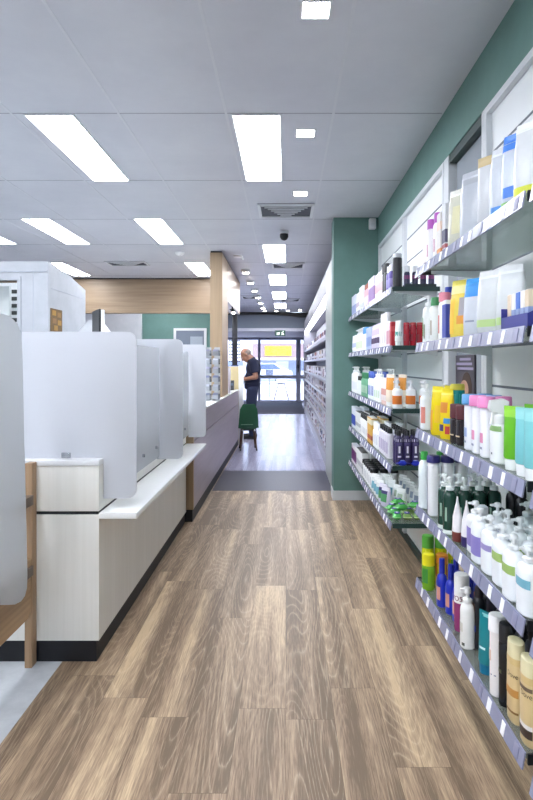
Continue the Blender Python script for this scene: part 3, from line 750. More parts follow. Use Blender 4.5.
vo = P('N5', sp('can', .0265, .199, '#93386f', '#f1f0ee', .50, (), 1.0), 'magenta spray can with tall white lettered cap', 461.7, X=.625)
def wrap_text(t, body, size, r, z, colr, a=-112, name='lettering', ry=None, n=2.0):
    me = text_mesh(body, size); a0 = math.radians(a); ry = ry or r
    for v in me.vertices:
        zz = v.co.y + z; th = a0; left = abs(v.co.x); stp = math.copysign(.01, v.co.x)
        pt = lambda q: ((r+.0013)*math.copysign(abs(math.cos(q))**(2/n), math.cos(q)), (ry+.0013)*math.copysign(abs(math.sin(q))**(2/n), math.sin(q)))
        p0 = pt(th)
        while left > 0:                                   # walk along the girth
            p1 = pt(th+stp); d = math.dist(p0, p1)
            if d >= left: p0 = tuple(u+(w_-u)*left/d for u, w_ in zip(p0, p1)); break
            left -= d; th += stp; p0 = p1
        v.co = (p0[0], p0[1], zz)
    return link(name, me, M(colr, .5), t)
wrap_text(vo, 'VO5', .024, .0265, .116, '#7b2340', -58)
P('N5', sp('pump', .052, .046, .20, '#f0efec', '#f0f0ee', ((.055, .085, '#d5cfc4', -130, -60), (.012, .022, '#5b5f58', -70, -40)), 2.3, .82, .74), 'plain white pump bottle beside the magenta can', 467.5, X=.606)
P('N5', sp('bottle', .046, .04, .205, '#1b1a20', '#2a2226', .7, .035, .86, 2.4, ((.10, .15, '#5d4032', -120, -60), (.06, .08, '#2b3f9a', -110, -50))), 'slim black bottle with brown mark behind the white pump', 479, X=.642)
P('N5', sp('tube', .050, .042, .186, '#12808a', '#0c6f92', .03, ((.075, .082, '#cfeef0', -120, -70), (.17, .18, '#8fd6d8', -100, -50))), 'teal squeeze tube standing on blue cap', 486.5, X=.614)
P('N5', sp('bottle', .040, .040, .229, '#ece8e6', '#efeff0', 1.2, .045, .98, 2, ((.06, .063, '#6d7a98', -180, 179), (.10, .13, '#d8bda8', -130, -70)), .3), 'tall slim white bottle with rounded white cap', 497, X=.603)
P('N5', sp('can', .0205, .225, '#16171b', '#222327', .22, ((.09, .10, '#4a4a30', -120, -60),)), 'tall matt black spray can between white and cream bottles', 506.5, X=.612)
def cream(y, x, lab, band):
    w_, d_, h = .064, .040, .212
    t = thing('shampoo_bottle', lab, 'bottle', (x, y, SHZ['N5']+.0008), -PI/2, 'cream shampoo bottles')
    secs = [(0, .029, .017, 2.3), (.006, w_/2, d_/2, 2.3), (.10, w_/2*1.03, d_/2*1.03, 2.3), (.172, w_/2*.98, d_/2, 2.2)]
    MB().loft(secs, 26).build('body', M('#dcc391', .3, var=.03), t)
    MB().loft([(.1723, w_/2*.98, d_/2, 2.2), (.20, w_/2*.97, d_/2*.97, 2.2), (.210, w_/2*.93, d_/2*.93, 2.2), (h, w_/2*.80, d_/2*.8, 2.2)], 26).build('cap', M('#e6dcb2', .3), t)
    MB().patch(secs, .155, .1715, -180, 179, .0006, 26).build('collar', M('#d8bd83', .3), t)
    for k, (z0, z1, c) in enumerate(band): MB().patch(secs, z0, z1, -165, -15, .0007).build('label', M(c, .4), t)
    wrap_text(t, 'Dove', .0185, w_/2*1.015, .128, '#4f4436', -62, ry=d_/2*1.015, n=2.3)
cream(1.548, .611, 'cream shampoo bottle with amber band, between black can and its twin, bottom near shelf', ((.072, .092, '#c08a45'), (.028, .034, '#8a6430')))
cream(1.456, .609, 'cream shampoo bottle with dark foot label, nearest in the picture, bottom near shelf', ((.137, .147, '#6d5a48'), (.022, .044, '#3e302a'), (.044, .055, '#e9e4e2')))
DK = sp('bottle', .055, .04, .205, '#1a1b2c', '#14141c', .7, .04, .84, 2.4, ((.05, .11, '#25274a'),))
DK2 = sp('bottle', .055, .04, .19, '#17181c', '#1d1d22', .7, .04, .84, 2.4, ((.05, .10, '#34343c'),))
k = 0
for y in (2.04, 1.97, 1.89, 1.81, 1.73, 1.65, 1.57, 1.49):
    put(DK if k % 2 else DK2, .70, y, SHZ['N5'], 'dark bottle behind the front row, %s from the far end, bottom near shelf' % ORD[k], 'dark bottles behind the front row'); k += 1
for k, y in enumerate((2.0, 1.91, 1.83, 1.75, 1.67, 1.59)):
    put(DK2 if k % 2 else DK, .765, y, SHZ['N5'], 'dark bottle against the back panel, %s from the far end, bottom near shelf' % ORD[k], 'dark bottles at the back')

# ------------------------------------------------------------------ near bay, fourth shelf
GC = sp('bottle', .066, .05, .243, '#e4eef0', '#3fae4d', .62, .035, .80, 2.2, (), .3)
for k, (x, y) in enumerate(((.601, 2.53), (.668, 2.53), (.735, 2.53))):
    put(GC, x, y, SHZ['N4'], 'white bottle with bright green cap, %s, fourth near shelf' % ['at the edge', 'one back from the edge', 'against the wall'][k], 'green capped bottles')
NV = sp('bottle', .060, .044, .246, '#eceef0', '#2d2a72', 1.25, .028, .94, 3, ((.0, .20, '#36307c', -178, -95),), .3)
for k, (x, y) in enumerate(((.607, 2.40), (.664, 2.40), (.721, 2.40))):
    put(NV, x, y, SHZ['N4'], 'white and navy bottle with wide navy cap, %s, fourth near shelf' % ['at the edge', 'second from the edge', 'third from the edge'][k], 'navy capped bottles')
DG = sp('pump', .052, .050, .208, '#1d4034', '#e2e9e8', ((.05, .10, '#8fb09c', -60, -40), (.0, .018, '#dfe9e4', -170, 0)), 2.2, .84, .77, .12)
n = 0
for y in (2.21, 2.14):
    for x in (.602, .656, .71, .764):
        put(DG, x, y, SHZ['N4'], 'dark green bottle with pale pump, %s from edge in %s file, fourth near shelf' % (ORD[n % 4], 'the farther' if n < 4 else 'the nearer'), 'dark green pump bottles'); n += 1
for k, (x, y) in enumerate(((.604, 2.055), (.618, 1.995))):
    put(sp('nozzle', .044, .036, .155, '#eceaec', '#7a3a34' if k == 0 else '#3b2f66', .22), x, y, SHZ['N4'], ['white cone-tipped bottle on brown base', 'white cone-tipped bottle on dark purple base'][k]+', fourth near shelf')
put(sp('carton', .04, .03, .13, '#e9ebee', ((.0, .03, '#3b2f66'),)), .68, 2.02, SHZ['N4'], 'small white carton with purple foot behind cone-tipped bottles')
def soap(y, x, lab, bands, group):
    return put(sp('pump', .078, .050, .170, '#e9edf0', '#eceff0', bands, 2.5, .80, .76), x, y, SHZ['N4'], lab, group)
PUR = ((.025, .085, '#8a7fc2', -170, -20),)
PU2 = ((.070, .088, '#9a92c8', -170, -20),)
GRN = ((.070, .094, '#9dbb6a', -170, -20),)
TEA = ((.070, .092, '#78b4c6', -170, -20),)
spots = [(1.928, .627, PUR, 'with large purple label, farthest of the row'), (1.838, .612, PUR, 'with large purple label, second of the row'), (1.744, .612, PU2, 'with thin lilac band, third of the row'),
         (1.650, .613, GRN, 'with green band, fourth of the row'), (1.553, .606, GRN, 'with green band, second from the near end'), (1.457, .606, TEA, 'with pale blue band at the near end')]
for y, x, b, tell in spots: soap(y, x, 'white pump soap bottle %s, fourth near shelf' % tell, b, 'white pump soap bottles, front row')
for k, y in enumerate((1.90, 1.81, 1.72, 1.63, 1.54, 1.45)):
    soap(y, .69, 'white pump soap bottle one row back, %s from the far end, fourth near shelf' % ORD[k], (PU2, PU2, GRN, GRN, TEA, TEA)[k], 'white pump soap bottles, middle row')
for k, y in enumerate((1.86, 1.76, 1.66, 1.56, 1.46)):
    put(sp('pump', .078, .050, .182, '#d4dddf', '#dfe6e7', (), 2.5, .80, .76), .77, y, SHZ['N4'], 'pale pump bottle at the back, %s from the far end, fourth near shelf' % ORD[k], 'white pump soap bottles, back row')
for k, y in enumerate((2.06, 1.975)):
    put(sp('bottle', .06, .04, .21, '#15171c', '#15171c', .7, .04, .84), .80, y, SHZ['N4'], 'black bottle by the back panel, %s one, fourth near shelf' % ['farther', 'nearer'][k], 'black bottles on the fourth near shelf')

# ------------------------------------------------------------------ near bay, third shelf
PW = sp('pump', .062, .05, .20, '#eceff2', '#f0f2f3', ((.03, .10, '#d8867a', -75, -20), (.025, .06, '#3b4a78', -160, -120)), 2.4, .84, .76)
P('N3', PW, 'white pump bottle with coral label at the far corner', 426, X=.612)
put(PW, .69, 2.52, SHZ['N3'], 'white pump bottle with coral label behind the corner one, third near shelf')
YP = sp('pouch', .064, .045, .196, '#ecd416', ((.02, .10, '#dfa32a', -150, -100), (.05, .12, '#e9c21a', -90, -30)), '#f2df2c')
YP2 = sp('pouch', .062, .045, .192, '#efd21c', ((.03, .055, '#3b2e62', -150, -90), (.02, .05, '#c73a34', -80, -40), (.06, .08, '#3d8fc9', -90, -40), (.10, .14, '#d98a2a', -130, -70)), '#f2df2c')
P('N3', YP, 'bright yellow refill pouch beside white pump bottle', 438, X=.597)
P('N3', YP2, 'yellow refill pouch with multicoloured print', 447.5, X=.600)
put(YP, .685, 2.44, SHZ['N3'], 'yellow refill pouch behind the front pouches, third near shelf')
P('N3', sp('can', .029, .205, '#1f9c9c', '#efe25a', .12, ((.11, .165, '#25aab0', -180, 179), (.02, .10, '#c9d9d8', -180, 179))), 'teal canister with pale yellow lid behind dark bottles', 457.5, X=.70)
MR = sp('bottle', .046, .036, .142, '#1f171b', '#5a2028', 1.1, .05, .95, 2.4, ((.03, .035, '#c9b79a', -140, -40),), .25)
for k, (xc, x) in enumerate(((455.5, .612), (461.5, .618))):
    P('N3', MR, 'dark bottle with maroon cap, %s one at the edge' % ['farther', 'nearer'][k], xc, X=x, group='maroon capped bottles')
for k, (x, y) in enumerate(((.67, 2.10), (.725, 2.10))):
    put(MR, x, y, SHZ['N3'], 'dark bottle with maroon cap, %s row back, third near shelf' % ORD[k+1], 'maroon capped bottles behind')
PK = lambda c, m: sp('bottle', .046, .034, .186, '#ecedf2', c, 1.6, .034, .96, 2.6, ((.045, .075, m, -120, -60), (.025, .032, '#8a8fa6', -110, -70)), .3)
P('N3', PK('#5f9ed2', '#9fb4dc'), 'slim white bottle with light blue cap', 470, X=.614)
P('N3', PK('#e58bc0', '#df8fb4'), 'slim white bottle with pink cap, the farther of two', 477.8, X=.615)
P('N3', PK('#e58bc0', '#df8fb4'), 'slim white bottle with pink cap, the nearer of two', 486.4, X=.615)
for k, (y, c) in enumerate(((1.965, '#5f9ed2'), (1.88, '#8fa9d8'), (1.80, '#e58bc0'))):
    put(PK(c, '#c9b4d4'), .67, y, SHZ['N3'], 'slim white capped bottle behind the pink and blue ones, %s from the far end' % ORD[k], 'slim bottles behind')
P('N3', sp('trigger', .072, .044, .186, '#ecefef', '#f3f4f4', ((.093, .108, '#7fa562', -170, -10), (.03, .036, '#5b6670', -130, -120), (.025, .031, '#5b6670', -90, -80))), 'white trigger spray bottle with green collar band', 499, X=.618)
P('N3', sp('tube', .056, .044, .172, '#63b51c', '#eef1ee', .030, (), '#8fd23c'), 'bright green squeeze tube on white cap, front row', 513.7, X=.617)
put(sp('tube', .056, .044, .176, '#4fa61c', '#eef1ee', .030, (), '#7cc83a'), .675, 1.585, SHZ['N3'], 'green squeeze tube behind the front green one, third near shelf')
TL = sp('tube', .056, .044, .174, '#7cc4c8', '#f0f2f2', .030, (), '#93d2d4')
P('N3', TL, 'pale teal squeeze tube on white cap, second from the near end', 525.8, X=.615)
put(TL, .613, 1.435, SHZ['N3'], 'pale teal squeeze tube on white cap at the near end, third near shelf')
put(sp('tube', .056, .044, .178, '#3f9a3a', '#eef1ee', .030, (), '#57b04a'), .675, 1.50, SHZ['N3'], 'darker green tube behind the teal tubes, third near shelf')

# ------------------------------------------------------------------ near bay, second shelf
P('N2', sp('pump', .06, .048, .205, '#eff2f0', '#eef1f0', ((.02, .10, '#7b8f62', -140, -125), (.03, .11, '#69965a', -95, -80), (.02, .08, '#7b6a4a', -70, -55)), 2.4, .84, .78), 'white pump bottle printed with green leaves at the far corner', 428.5, X=.613)
P('N2', sp('bottle', .06, .046, .185, '#f0f2ee', '#3f8f56', .85, .034, .86, 2.4, ((.02, .10, '#5f9a5c', -120, -100), (.03, .09, '#8a6f4a', -75, -60))), 'white bottle with green cap and leaf print', 435.5, X=.616)
P('N2', sp('bottle', .06, .046, .188, '#f1f0ee', '#dd8496', 1.0, .036, .88, 2.4, ((.03, .10, '#d9706a', -120, -80),)), 'white bottle with pink cap and red print', 444.8, X=.616)
P('N2', sp('carton', .05, .05, .15, '#eceef2', ((.01, .135, '#3a4aa8'),)), 'blue and white upright carton beside the pink capped bottle', 450.5, X=.62)
P('N2', sp('bottle', .05, .045, .235, '#e8ebf2', '#2f49b4', .9, .05, .86), 'tall white bottle with royal blue cap, one row back', 449.5, X=.69)
P('N2', sp('pouch', .088, .05, .215, '#f0d65e', ((.055, .085, '#e39a3c', -90, -30), (.085, .15, '#a9a4a8', -85, -40), (.165, .195, '#f3e9a0', -150, -20), (.02, .15, '#efc33a', -175, -100)), '#f0e26a'), 'yellow refill pouch with grey picture and orange patch', 461, X=.616)
P('N2', sp('pouch', .095, .055, .198, '#cdd2da', ((.135, .182, '#2b8fe0', -178, 60), (.05, .056, '#8b93a6', -120, -80)), '#4aa6ee'), 'white refill pouch with bright blue top', 476.5, X=.616)
put(sp('pouch', .08, .05, .175, '#dfe7f3', ((.09, .15, '#3a8fe0'),), '#2c52b0'), .68, 1.83, SHZ['N2'], 'pale blue pouch tucked behind the blue-topped one, second near shelf')
for k, (y, x) in enumerate(((1.752, .616), (1.655, .640))):
    put(sp('pouch', .092, .052, .192, '#cdd1d2', ((.022, .044, '#b5d08a', -178, 60),), '#dfe2e3'), x, y, SHZ['N2'], 'plump white pouch with pale green band, %s of the pair, second near shelf' % ['farther', 'nearer'][k], 'white pouches with green band')
t = thing('display_tray', 'dark blue cardboard display tray at the near end, second near shelf', 'tray', (.625, 1.50, SHZ['N2']+.0008), 0)
MB().box(-.038, .04, -.085, .085, 0, .003).build('base', M('#2a2f86', .5), t)
MB().box(-.040, -.037, -.085, .085, 0, .036).box(-.04, .04, .083, .086, 0, .06).box(.038, .041, -.085, .085, 0, .08).build('wall', M('#2a2f86', .5), t)
MB().prism([(-.04, 0), (.04, 0), (.04, .075), (-.04, .034)], -.088, -.085, 'y').build('side_panel', M('#262b7c', .5), t)
for k, c in enumerate(('#e2cfb4', '#e9ecf2', '#3f6fc4', '#ece9e2', '#d9c8ac')):
    put(sp('carton', .022, .058, .093, c, ((.0, .03, '#b33a3a') if k == 0 else (.03, .05, '#8fa0c8'),)), .627, 1.565-.029*k, SHZ['N2']+.0035, 'slim pack standing in the blue tray, %s from the far side' % ORD[k], 'slim packs in the blue tray')
for k, y in enumerate((2.36, 2.29)):
    put(sp('bottle', .05, .045, .225, '#c8cbd0', ['#3a2f2a', '#5d4a3a'][k], .8, .05, .86), .72, y, SHZ['N2'], 'pale bottle with dark cap behind yellow pouch, %s one, second near shelf' % ['farther', 'nearer'][k], 'back row bottles, second near shelf')

# ------------------------------------------------------------------ near bay, top shelf
PC = sp('bottle', .052, .042, .186, '#f1eef2', '#b552b8', .85, .04, .86, 2.4, ((.03, .09, '#b4406c', -140, -110), (.03, .08, '#c88aa4', -80, -60)))
for k, xc in enumerate((431.5, 438.5)):
    P('N1', PC, 'white bottle with purple cap, %s of the pair' % ['farther', 'nearer'][k], xc, X=.608, group='purple capped bottles')
for k, y in enumerate((2.54, 2.50)):
    put(sp('tube', .034, .03, .12, '#f0ecea', '#e5b0a8', .02), .61, y, SHZ['N1'], 'small white tube at the far corner, %s, top near shelf' % ['farther', 'nearer'][k], 'small tubes')
P('N1', sp('carton', .055, .045, .165, '#d5d1ce', ((.0, .028, '#d9883c'), (.10, .13, '#e7cdbb'))), 'white carton with orange foot', 444.5, X=.612)
P('N1', sp('carton', .05, .045, .185, '#d0d2d6', ((.04, .09, '#4b4a66'), (.02, .035, '#a8545a'))), 'white carton with dark navy patch', 449.3, Y=2.205)
P('N1', sp('pouch', .085, .05, .212, '#d2d2c0', ((.05, .15, '#ddd9b0', -100, -40),), '#f3f3ea'), 'cream refill pouch with pale leaf print', 458.5, Y=2.10)
P('N1', sp('pouch', .10, .058, .245, '#bfc4cc', ((.20, .228, '#a9adb5', -170, 30),), '#c6cad2', .2, .0), 'silver white pouch with crumpled silver top', 473, Y=2.0)
P('N1', sp('tube', .07, .05, .222, '#cbced2', '#c9ccd0', .02, (), '#c4b084'), 'tall white tube with gold edged top', 488, X=.620)
P('N1', sp('pouch', .082, .05, .222, '#c6ccd4', ((.015, .045, '#4f8fd6', -120, -30),), '#d6dbe1'), 'white pouch with blue patch at its foot', 502.5, X=.620)
P('N1', sp('pouch', .080, .05, .226, '#c4ccd8', ((.012, .034, '#6aa84a', -170, 20), (.045, .075, '#4a80d4', -120, -60), (.18, .20, '#3f7fd8', -178, 60)), '#3f7fd8'), 'white pouch with bright blue top and green stripe', 515, X=.620)
P('N1', sp('pouch', .080, .05, .222, '#cdd0d3', ((.012, .05, '#cdd23a', -178, 60),), '#dadddd'), 'white pouch with yellow-green foot at the picture edge', 528.5, X=.622)
# ------------------------------------------------------------------ bay cut by the picture edge
for code, z in (('S4', .655), ('S5', .33), ('S3', 1.0)):
    for k, y in enumerate((1.30, 1.21, 1.12)):
        put(sp('bottle', .06, .045, .2, '#16171c' if code != 'S3' else '#8fcac8', '#202127', .8, .04, .84), .66, y, z, 'bottle on the cut-off %s shelf, %s from the far end' % ({'S3': 'third', 'S4': 'fourth', 'S5': 'lowest'}[code], ORD[k]), 'bottles past the picture edge')

# ------------------------------------------------------------------ far bay: runs of stock
def run(code, y, pitch, n, spec, desc, rows=1, x=.645, gap=.075, far_first=True, specs=None):
    """n like things in a row going towards the camera, starting at y; further rows stand behind"""
    for r in range(rows):
        for k in range(n):
            s_ = specs[k % len(specs)] if specs else spec
            lab = '%s, %s from nib wall%s, %s' % (desc, ORD[k], ('', ', second row', ', third row')[r], PH[code]) if n > 1 else '%s%s, %s' % (desc, ('', ', second row', ', third row')[r], PH[code])
            put(s_, x+gap*r, y-pitch*k, SHZ[code], lab, ('%s, %s' % (desc, PH[code])) if n*rows > 1 else None)
# top
run('F1', 5.49, .075, 4, sp('carton', .055, .045, .19, '#e3e9f4', ((.02, .10, '#a9b4dc'),)), 'tall white and blue carton')
run('F1', 5.19, .07, 4, sp('tube', .05, .04, .185, '#eceff2', '#dfe3ea', .025, ((.06, .10, '#c6b8c6', -130, -60),)), 'white squeeze tube')
run('F1', 4.90, .075, 3, sp('carton', .06, .05, .20, '#f0f2f4', ((.03, .06, '#d5dbe4'),)), 'plain white carton')
run('F1', 4.66, .065, 4, sp('bottle', .048, .04, .19, '#d9a2ac', '#9a5a4a', .8, .04, .84, 2.4, ((.03, .09, '#e9cfd2'),)), 'dusty pink bottle with brown cap')
run('F1', 4.38, .07, 4, sp('carton', .05, .045, .19, '#e9dfea', ((.02, .12, '#a98abf'),)), 'mauve and white carton')
run('F1', 4.08, .07, 4, sp('tube', .05, .04, .185, '#f0dfe2', '#e9b9ae', .025, ((.05, .11, '#dcaeb4', -130, -60),)), 'pale pink squeeze tube')
run('F1', 3.78, .07, 2, sp('bottle', .048, .042, .20, '#23242a', '#15161a', 1.1, .06, .92), 'slim black bottle')
run('F1', 3.62, .075, 2, sp('bottle', .055, .045, .165, '#5b4a9c', '#e2e2ec', .8, .04, .84, 2.4, ((.03, .08, '#8f86c0'),)), 'violet bottle with white cap')
put(sp('bottle', .054, .054, .205, '#1f2026', '#c3c7cb', 1.05, .024, .98, 2, ((.02, .13, '#2a2b33', -180, 179),), .35), .652, 3.41, SHZ['F1'], 'tall black bottle with silver cap at the near corner, top far shelf')
t = thing('display_tray', 'low black display tray holding navy bottles, top far shelf', 'tray', (.77, 3.385, SHZ['F1']+.0008))
MB().box(-.085, .095, -.03, .03, 0, .003).build('base', MBLACK, t)
MB().box(-.085, .095, -.032, -.029, 0, .022).box(-.085, .095, .029, .032, 0, .022).build('wall', M('#1b2a30', .4), t)
for k in range(4):
    put(sp('bottle', .034, .034, .128, '#241f4a', '#e9ebf0', .95, .036, .9, 2, ((.05, .072, '#9a2f78', -180, 179),)), .703+.047*k, 3.387, SHZ['F1']+.0035, 'small navy bottle with magenta band and white cap, %s from the aisle' % ORD[k], 'navy bottles in the black tray')
# second
run('F2', 5.49, .06, 5, sp('tube', .048, .04, .16, '#eef1f6', '#dfe5ee', .025, ((.05, .09, '#b4bee0', -130, -60),)), 'small white squeeze tube')
run('F2', 5.17, .085, 5, sp('pump', .06, .048, .20, '#eceff0', '#eef1f1', ((.03, .09, '#cfd9b4', -120, -50),), 2.4, .84, .76), 'white pump bottle with pale green label')
run('F2', 4.73, .07, 3, sp('bottle', .055, .045, .19, '#e6edf4', '#4c94cf', .9, .05, .86), 'white bottle with sky blue cap')
run('F2', 4.50, .07, 4, sp('carton', .055, .045, .17, '#aebcdc', ((.03, .10, '#8fa2cf'),)), 'light blue carton')
run('F2', 4.20, .08, 4, sp('pouch', .07, .045, .175, '#d8cfe4', ((.04, .08, '#4a3a5a', -130, -80), (.10, .14, '#b9a8cf', -130, -50)), '#cfc4de'), 'lilac refill pouch')
run('F2', 3.86, .085, 3, sp('bottle', .062, .05, .225, '#ebeaf0', '#f0f1f4', .7, .05, .82, 2.3, ((.03, .10, '#d8d2e2', -120, -50),)), 'tall white shouldered bottle')
run('F2', 3.60, .07, 2, sp('carton', .045, .045, .155, '#e6dfe9', ((.02, .10, '#d9a8b4'),)), 'pale pink and white carton')
put(sp('carton', .05, .05, .145, '#b32230', ((.09, .12, '#c94a50'),), '#8f1a26'), .645, 3.46, SHZ['F2'], 'red carton before the white tube, second far shelf')
put(sp('tube', .044, .036, .15, '#eef1ef', '#dfe6e4', .03, ((.06, .085, '#4f9a92', -180, 179),)), .655, 3.40, SHZ['F2'], 'white tube with teal band between red packs, second far shelf')
for k in range(5):
    put(sp('can', .0185, .138, '#ab2030', '#b52a38', .1, ((.03, .07, '#92182a', -150, -20),)), .70+.0385*k, 3.385, SHZ['F2'], 'red cylindrical can at the shelf end, %s from the aisle' % ORD[k], 'red cans at the shelf end')
# third
run('F3', 5.48, .10, 4, sp('pump', .08, .055, .235, '#eef1f2', '#f0f2f3', ((.03, .10, '#dfe4ea', -120, -50),), 2.5, .82, .78), 'large white pump bottle', 2, gap=.09)
run('F3', 5.06, .07, 3, sp('bottle', .05, .045, .155, '#e7ecea', '#17191d', .9, .036, .86), 'small white bottle with black cap', 2)
run('F3', 4.82, .075, 5, sp('bottle', .056, .045, .19, '#5fa37c', '#2f7a4e', .8, .045, .84, 2.4, ((.03, .09, '#bfd8c4', -120, -60),)), 'green bottle with dark green cap', 2)
run('F3', 4.42, .075, 4, sp('bottle', .058, .046, .205, '#e9eef4', '#4660b4', .8, .05, .84, 2.4, ((.03, .10, '#3f5fb4', -150, -60),)), 'white bottle with blue label and cap', 2)
run('F3', 4.10, .085, 3, sp('pump', .066, .05, .225, '#f0f2f3', '#eff2f3', ((.03, .08, '#cfe0cc', -120, -50),), 2.5, .84, .77), 'white pump bottle in the middle', 2, gap=.08)
run('F3', 3.83, .06, 3, sp('tube', .046, .038, .17, '#f0e4e2', '#e9c9c0', .025, ((.06, .10, '#d9a49a', -130, -60),)), 'blush squeeze tube', 2)
run('F3', 3.63, .062, 2, sp('tube', .052, .042, .195, '#f3e3cf', '#f0f0ee', .025, ((.10, .175, '#e39a3e', -150, -20),)), 'white and orange squeeze tube', 2)
for k in range(3):
    put(sp('pump', .066, .058, .165, '#f0f2f3', '#eef0f2', ((.025, .075, '#dd7a2c', -140, 40),), 2.4, .84, .72), .652+.078*k, 3.41, SHZ['F3'], 'white pump bottle with orange label at shelf end, %s from the aisle' % ORD[k], 'orange labelled pump bottles')
# fourth
run('F4', 5.48, .075, 4, sp('carton', .06, .05, .19, '#e6ebf4', ((.03, .12, '#2f4ab4'),)), 'white carton with royal blue label', 2)
run('F4', 5.16, .075, 4, sp('carton', .06, .055, .17, '#eef0f0', ((.05, .08, '#b9bcc4'),), '#17191d'), 'white carton with black top', 3)
run('F4', 4.84, .08, 5, sp('bottle', .06, .05, .18, '#eff0ee', '#17191d', 1.0, .036, .9, 2.6, ((.03, .08, '#c9cbd2', -120, -60),)), 'white bottle with black cap', 3)
run('F4', 4.42, .08, 3, sp('carton', .06, .05, .19, '#e2b24c', ((.03, .06, '#b4552c'), (.14, .18, '#efe6c8'))), 'amber yellow carton', 2)
run('F4', 4.16, .08, 3, sp('bottle', .06, .05, .175, '#eef0f2', '#eef0f3', .8, .05, .82, 2.4, ((.03, .09, '#d0d2dc', -120, -60),)), 'rounded white bottle', 3)
run('F4', 3.90, .07, 5, sp('bottle', .05, .044, .185, '#dedbe6', '#17191d', .75, .03, .88, 2.5, ((.03, .10, '#b4a9c8', -140, -50),)), 'lilac grey bottle with black cap', 2)
VB = sp('bottle', .044, .042, .20, '#332a58', '#16171c', .66, .03, .80, 2.5, ((.135, .150, '#b9b4cc', -180, 179), (.07, .11, '#e4e2f0', -100, -80), (.045, .055, '#e4e2f0', -110, -70), (.115, .13, '#4a3f74', -140, 20)))
for k in range(3):
    put(VB, .655+.047*k, 3.385, SHZ['F4'], 'dark purple bottle with black cap at shelf end, %s from the aisle' % ORD[k], 'dark purple bottles at the shelf end', rz=0)
for k in range(3):
    put(VB, .655+.047*k, 3.445, SHZ['F4'], 'dark purple bottle with black cap, second line in, %s from the aisle' % ORD[k], 'dark purple bottles, second line', rz=0)
for k in range(2):
    put(sp('pillow', .05, .022, .03, '#2a37b8', '#5a72d8', '#2a37b8'), .668+.075*k, 3.348, SHZ['F4'], 'small blue packet lying before the purple bottles, %s from the aisle' % ORD[k], 'small blue packets', rz=0)
# bottom
run('F5', 5.48, .075, 5, sp('carton', .06, .05, .17, '#ece6ec', ((.03, .13, '#6a2a6e'),)), 'white carton with plum label', 2)
run('F5', 5.09, .075, 5, sp('carton', .06, .055, .185, '#eceeee', ((.06, .10, '#c4c6cc'),), '#1a1c20'), 'white carton with dark top', 3)
run('F5', 4.69, .085, 6, sp('bottle', .065, .055, .15, '#ebeeee', '#16181c', 1.15, .03, .94, 3, ((.03, .09, '#b9bcc6', -110, -70),)), 'squat white bottle with wide black cap', 3, gap=.072)
run('F5', 4.16, .10, 3, sp('pouch', .085, .05, .13, '#e6ebea', ((.03, .08, '#6fa6b8', -140, -60),), '#eef1f0'), 'white and teal pouch', 2)
run('F5', 3.85, .10, 2, sp('pouch', .085, .05, .125, '#d5cfe6', ((.03, .08, '#4a8f5c', -140, -60), (.08, .10, '#3a3470', -140, -60)), '#e3e0ee'), 'lilac and green pouch', 1)
for k in range(5):
    put(sp('pouch', .085, .05, .135, '#e4e9e8', ((.05, .09, '#8a98ac', -110, -60),), '#f0f3f2'), .83-.0*k, 4.12-.115*k, SHZ['F5'], 'pale wipes pouch against the back, %s from the nib wall, bottom far shelf' % ORD[k], 'pale wipes pouches')
for k in range(2):
    put(sp('pouch', .085, .05, .125, '#e9edec', ((.05, .09, '#9fb09a', -110, -60),), '#f0f3f2'), .735, 3.82-.11*k, SHZ['F5'], 'pale wipes pouch in the middle row, %s from the nib wall, bottom far shelf' % ORD[k], 'pale wipes pouches, middle row')
PG = sp('pillow', .066, .050, .042, '#4fae54', '#4b45a0', '#78c46c')
PT = sp('pillow', .066, .050, .042, '#7fa35a', '#4b45a0', '#b9c98a')
spots = [(.66, 3.63, 0, .3, PG), (.66, 3.53, 0, -.2, PG), (.74, 3.53, .0, .2, PT), (.71, 3.425, 0, 1.5, PT), (.652, 3.425, 0, 1.4, PG), (.77, 3.425, 0, 1.6, PT), (.83, 3.425, 0, 1.5, PT),
         (.69, 3.59, .045, .2, PG), (.685, 3.46, .045, .3, PG), (.775, 3.51, .045, -.3, PG), (.80, 3.42, .045, .1, PT)]
for k, (x, y, dz, rz, s_) in enumerate(spots):
    put(s_, x, y, SHZ['F5']+dz, '%s wrapped sponge pack with purple label, %s in the heap%s' % ('bright green' if s_ is PG else 'olive green', ORD[k] if k < 7 else ORD[k-7], ' on the shelf' if dz == 0 else ' top layer'), 'green sponge packs in a heap', rz)
# ------------------------------------------------------------------ long shelving wall beyond the nib
MSH = M('#9a99a5', .35, var=.03)
tw = thing('wall_shelving', 'long white lit shelving unit full of small goods, beyond green nib', 'shelving', (0, 0, 0))
Y0, Y1 = 7.02, 15.4
MB().box(.80, .855, Y0, Y1, 0, 2.15).build('back_panel', M('#9d9daa', .5), tw)
MB().box(.478, .80, Y0, Y0+.02, 0, 2.15).box(.478, .80, Y1-.02, Y1, 0, 2.15).build('end_panel', MSH, tw)
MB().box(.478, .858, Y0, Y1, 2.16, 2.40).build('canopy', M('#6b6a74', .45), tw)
MB().box(.495, .60, Y0+.05, Y1-.05, 2.145, 2.158).build('light_strip', emit('#f4f6ff', LAMP*.5), tw)
MB().box(.50, .80, Y0+.02, Y1-.02, 0, .16).build('plinth', MSH, tw)
LV = [.18, .50, .70, .91, 1.12, 1.38, 1.63]
for z in LV: MB().box(.49, .80, Y0+.02, Y1-.02, z-.022, z).box(.484, .49, Y0+.02, Y1-.02, z-.032, z+.004).build('shelf', MSH, tw)
random.seed(11)
PAL = ['#e8e6ec', '#dcdce6', '#4a4458', '#6a5a70', '#b9a9b4', '#8f5a5a', '#d0c4b8', '#5c6a8a', '#e9e9f0', '#3a3444', '#a88f98', '#c9ccd8']
RN = ['lowest', 'second', 'third', 'fourth', 'fifth', 'sixth', 'top']
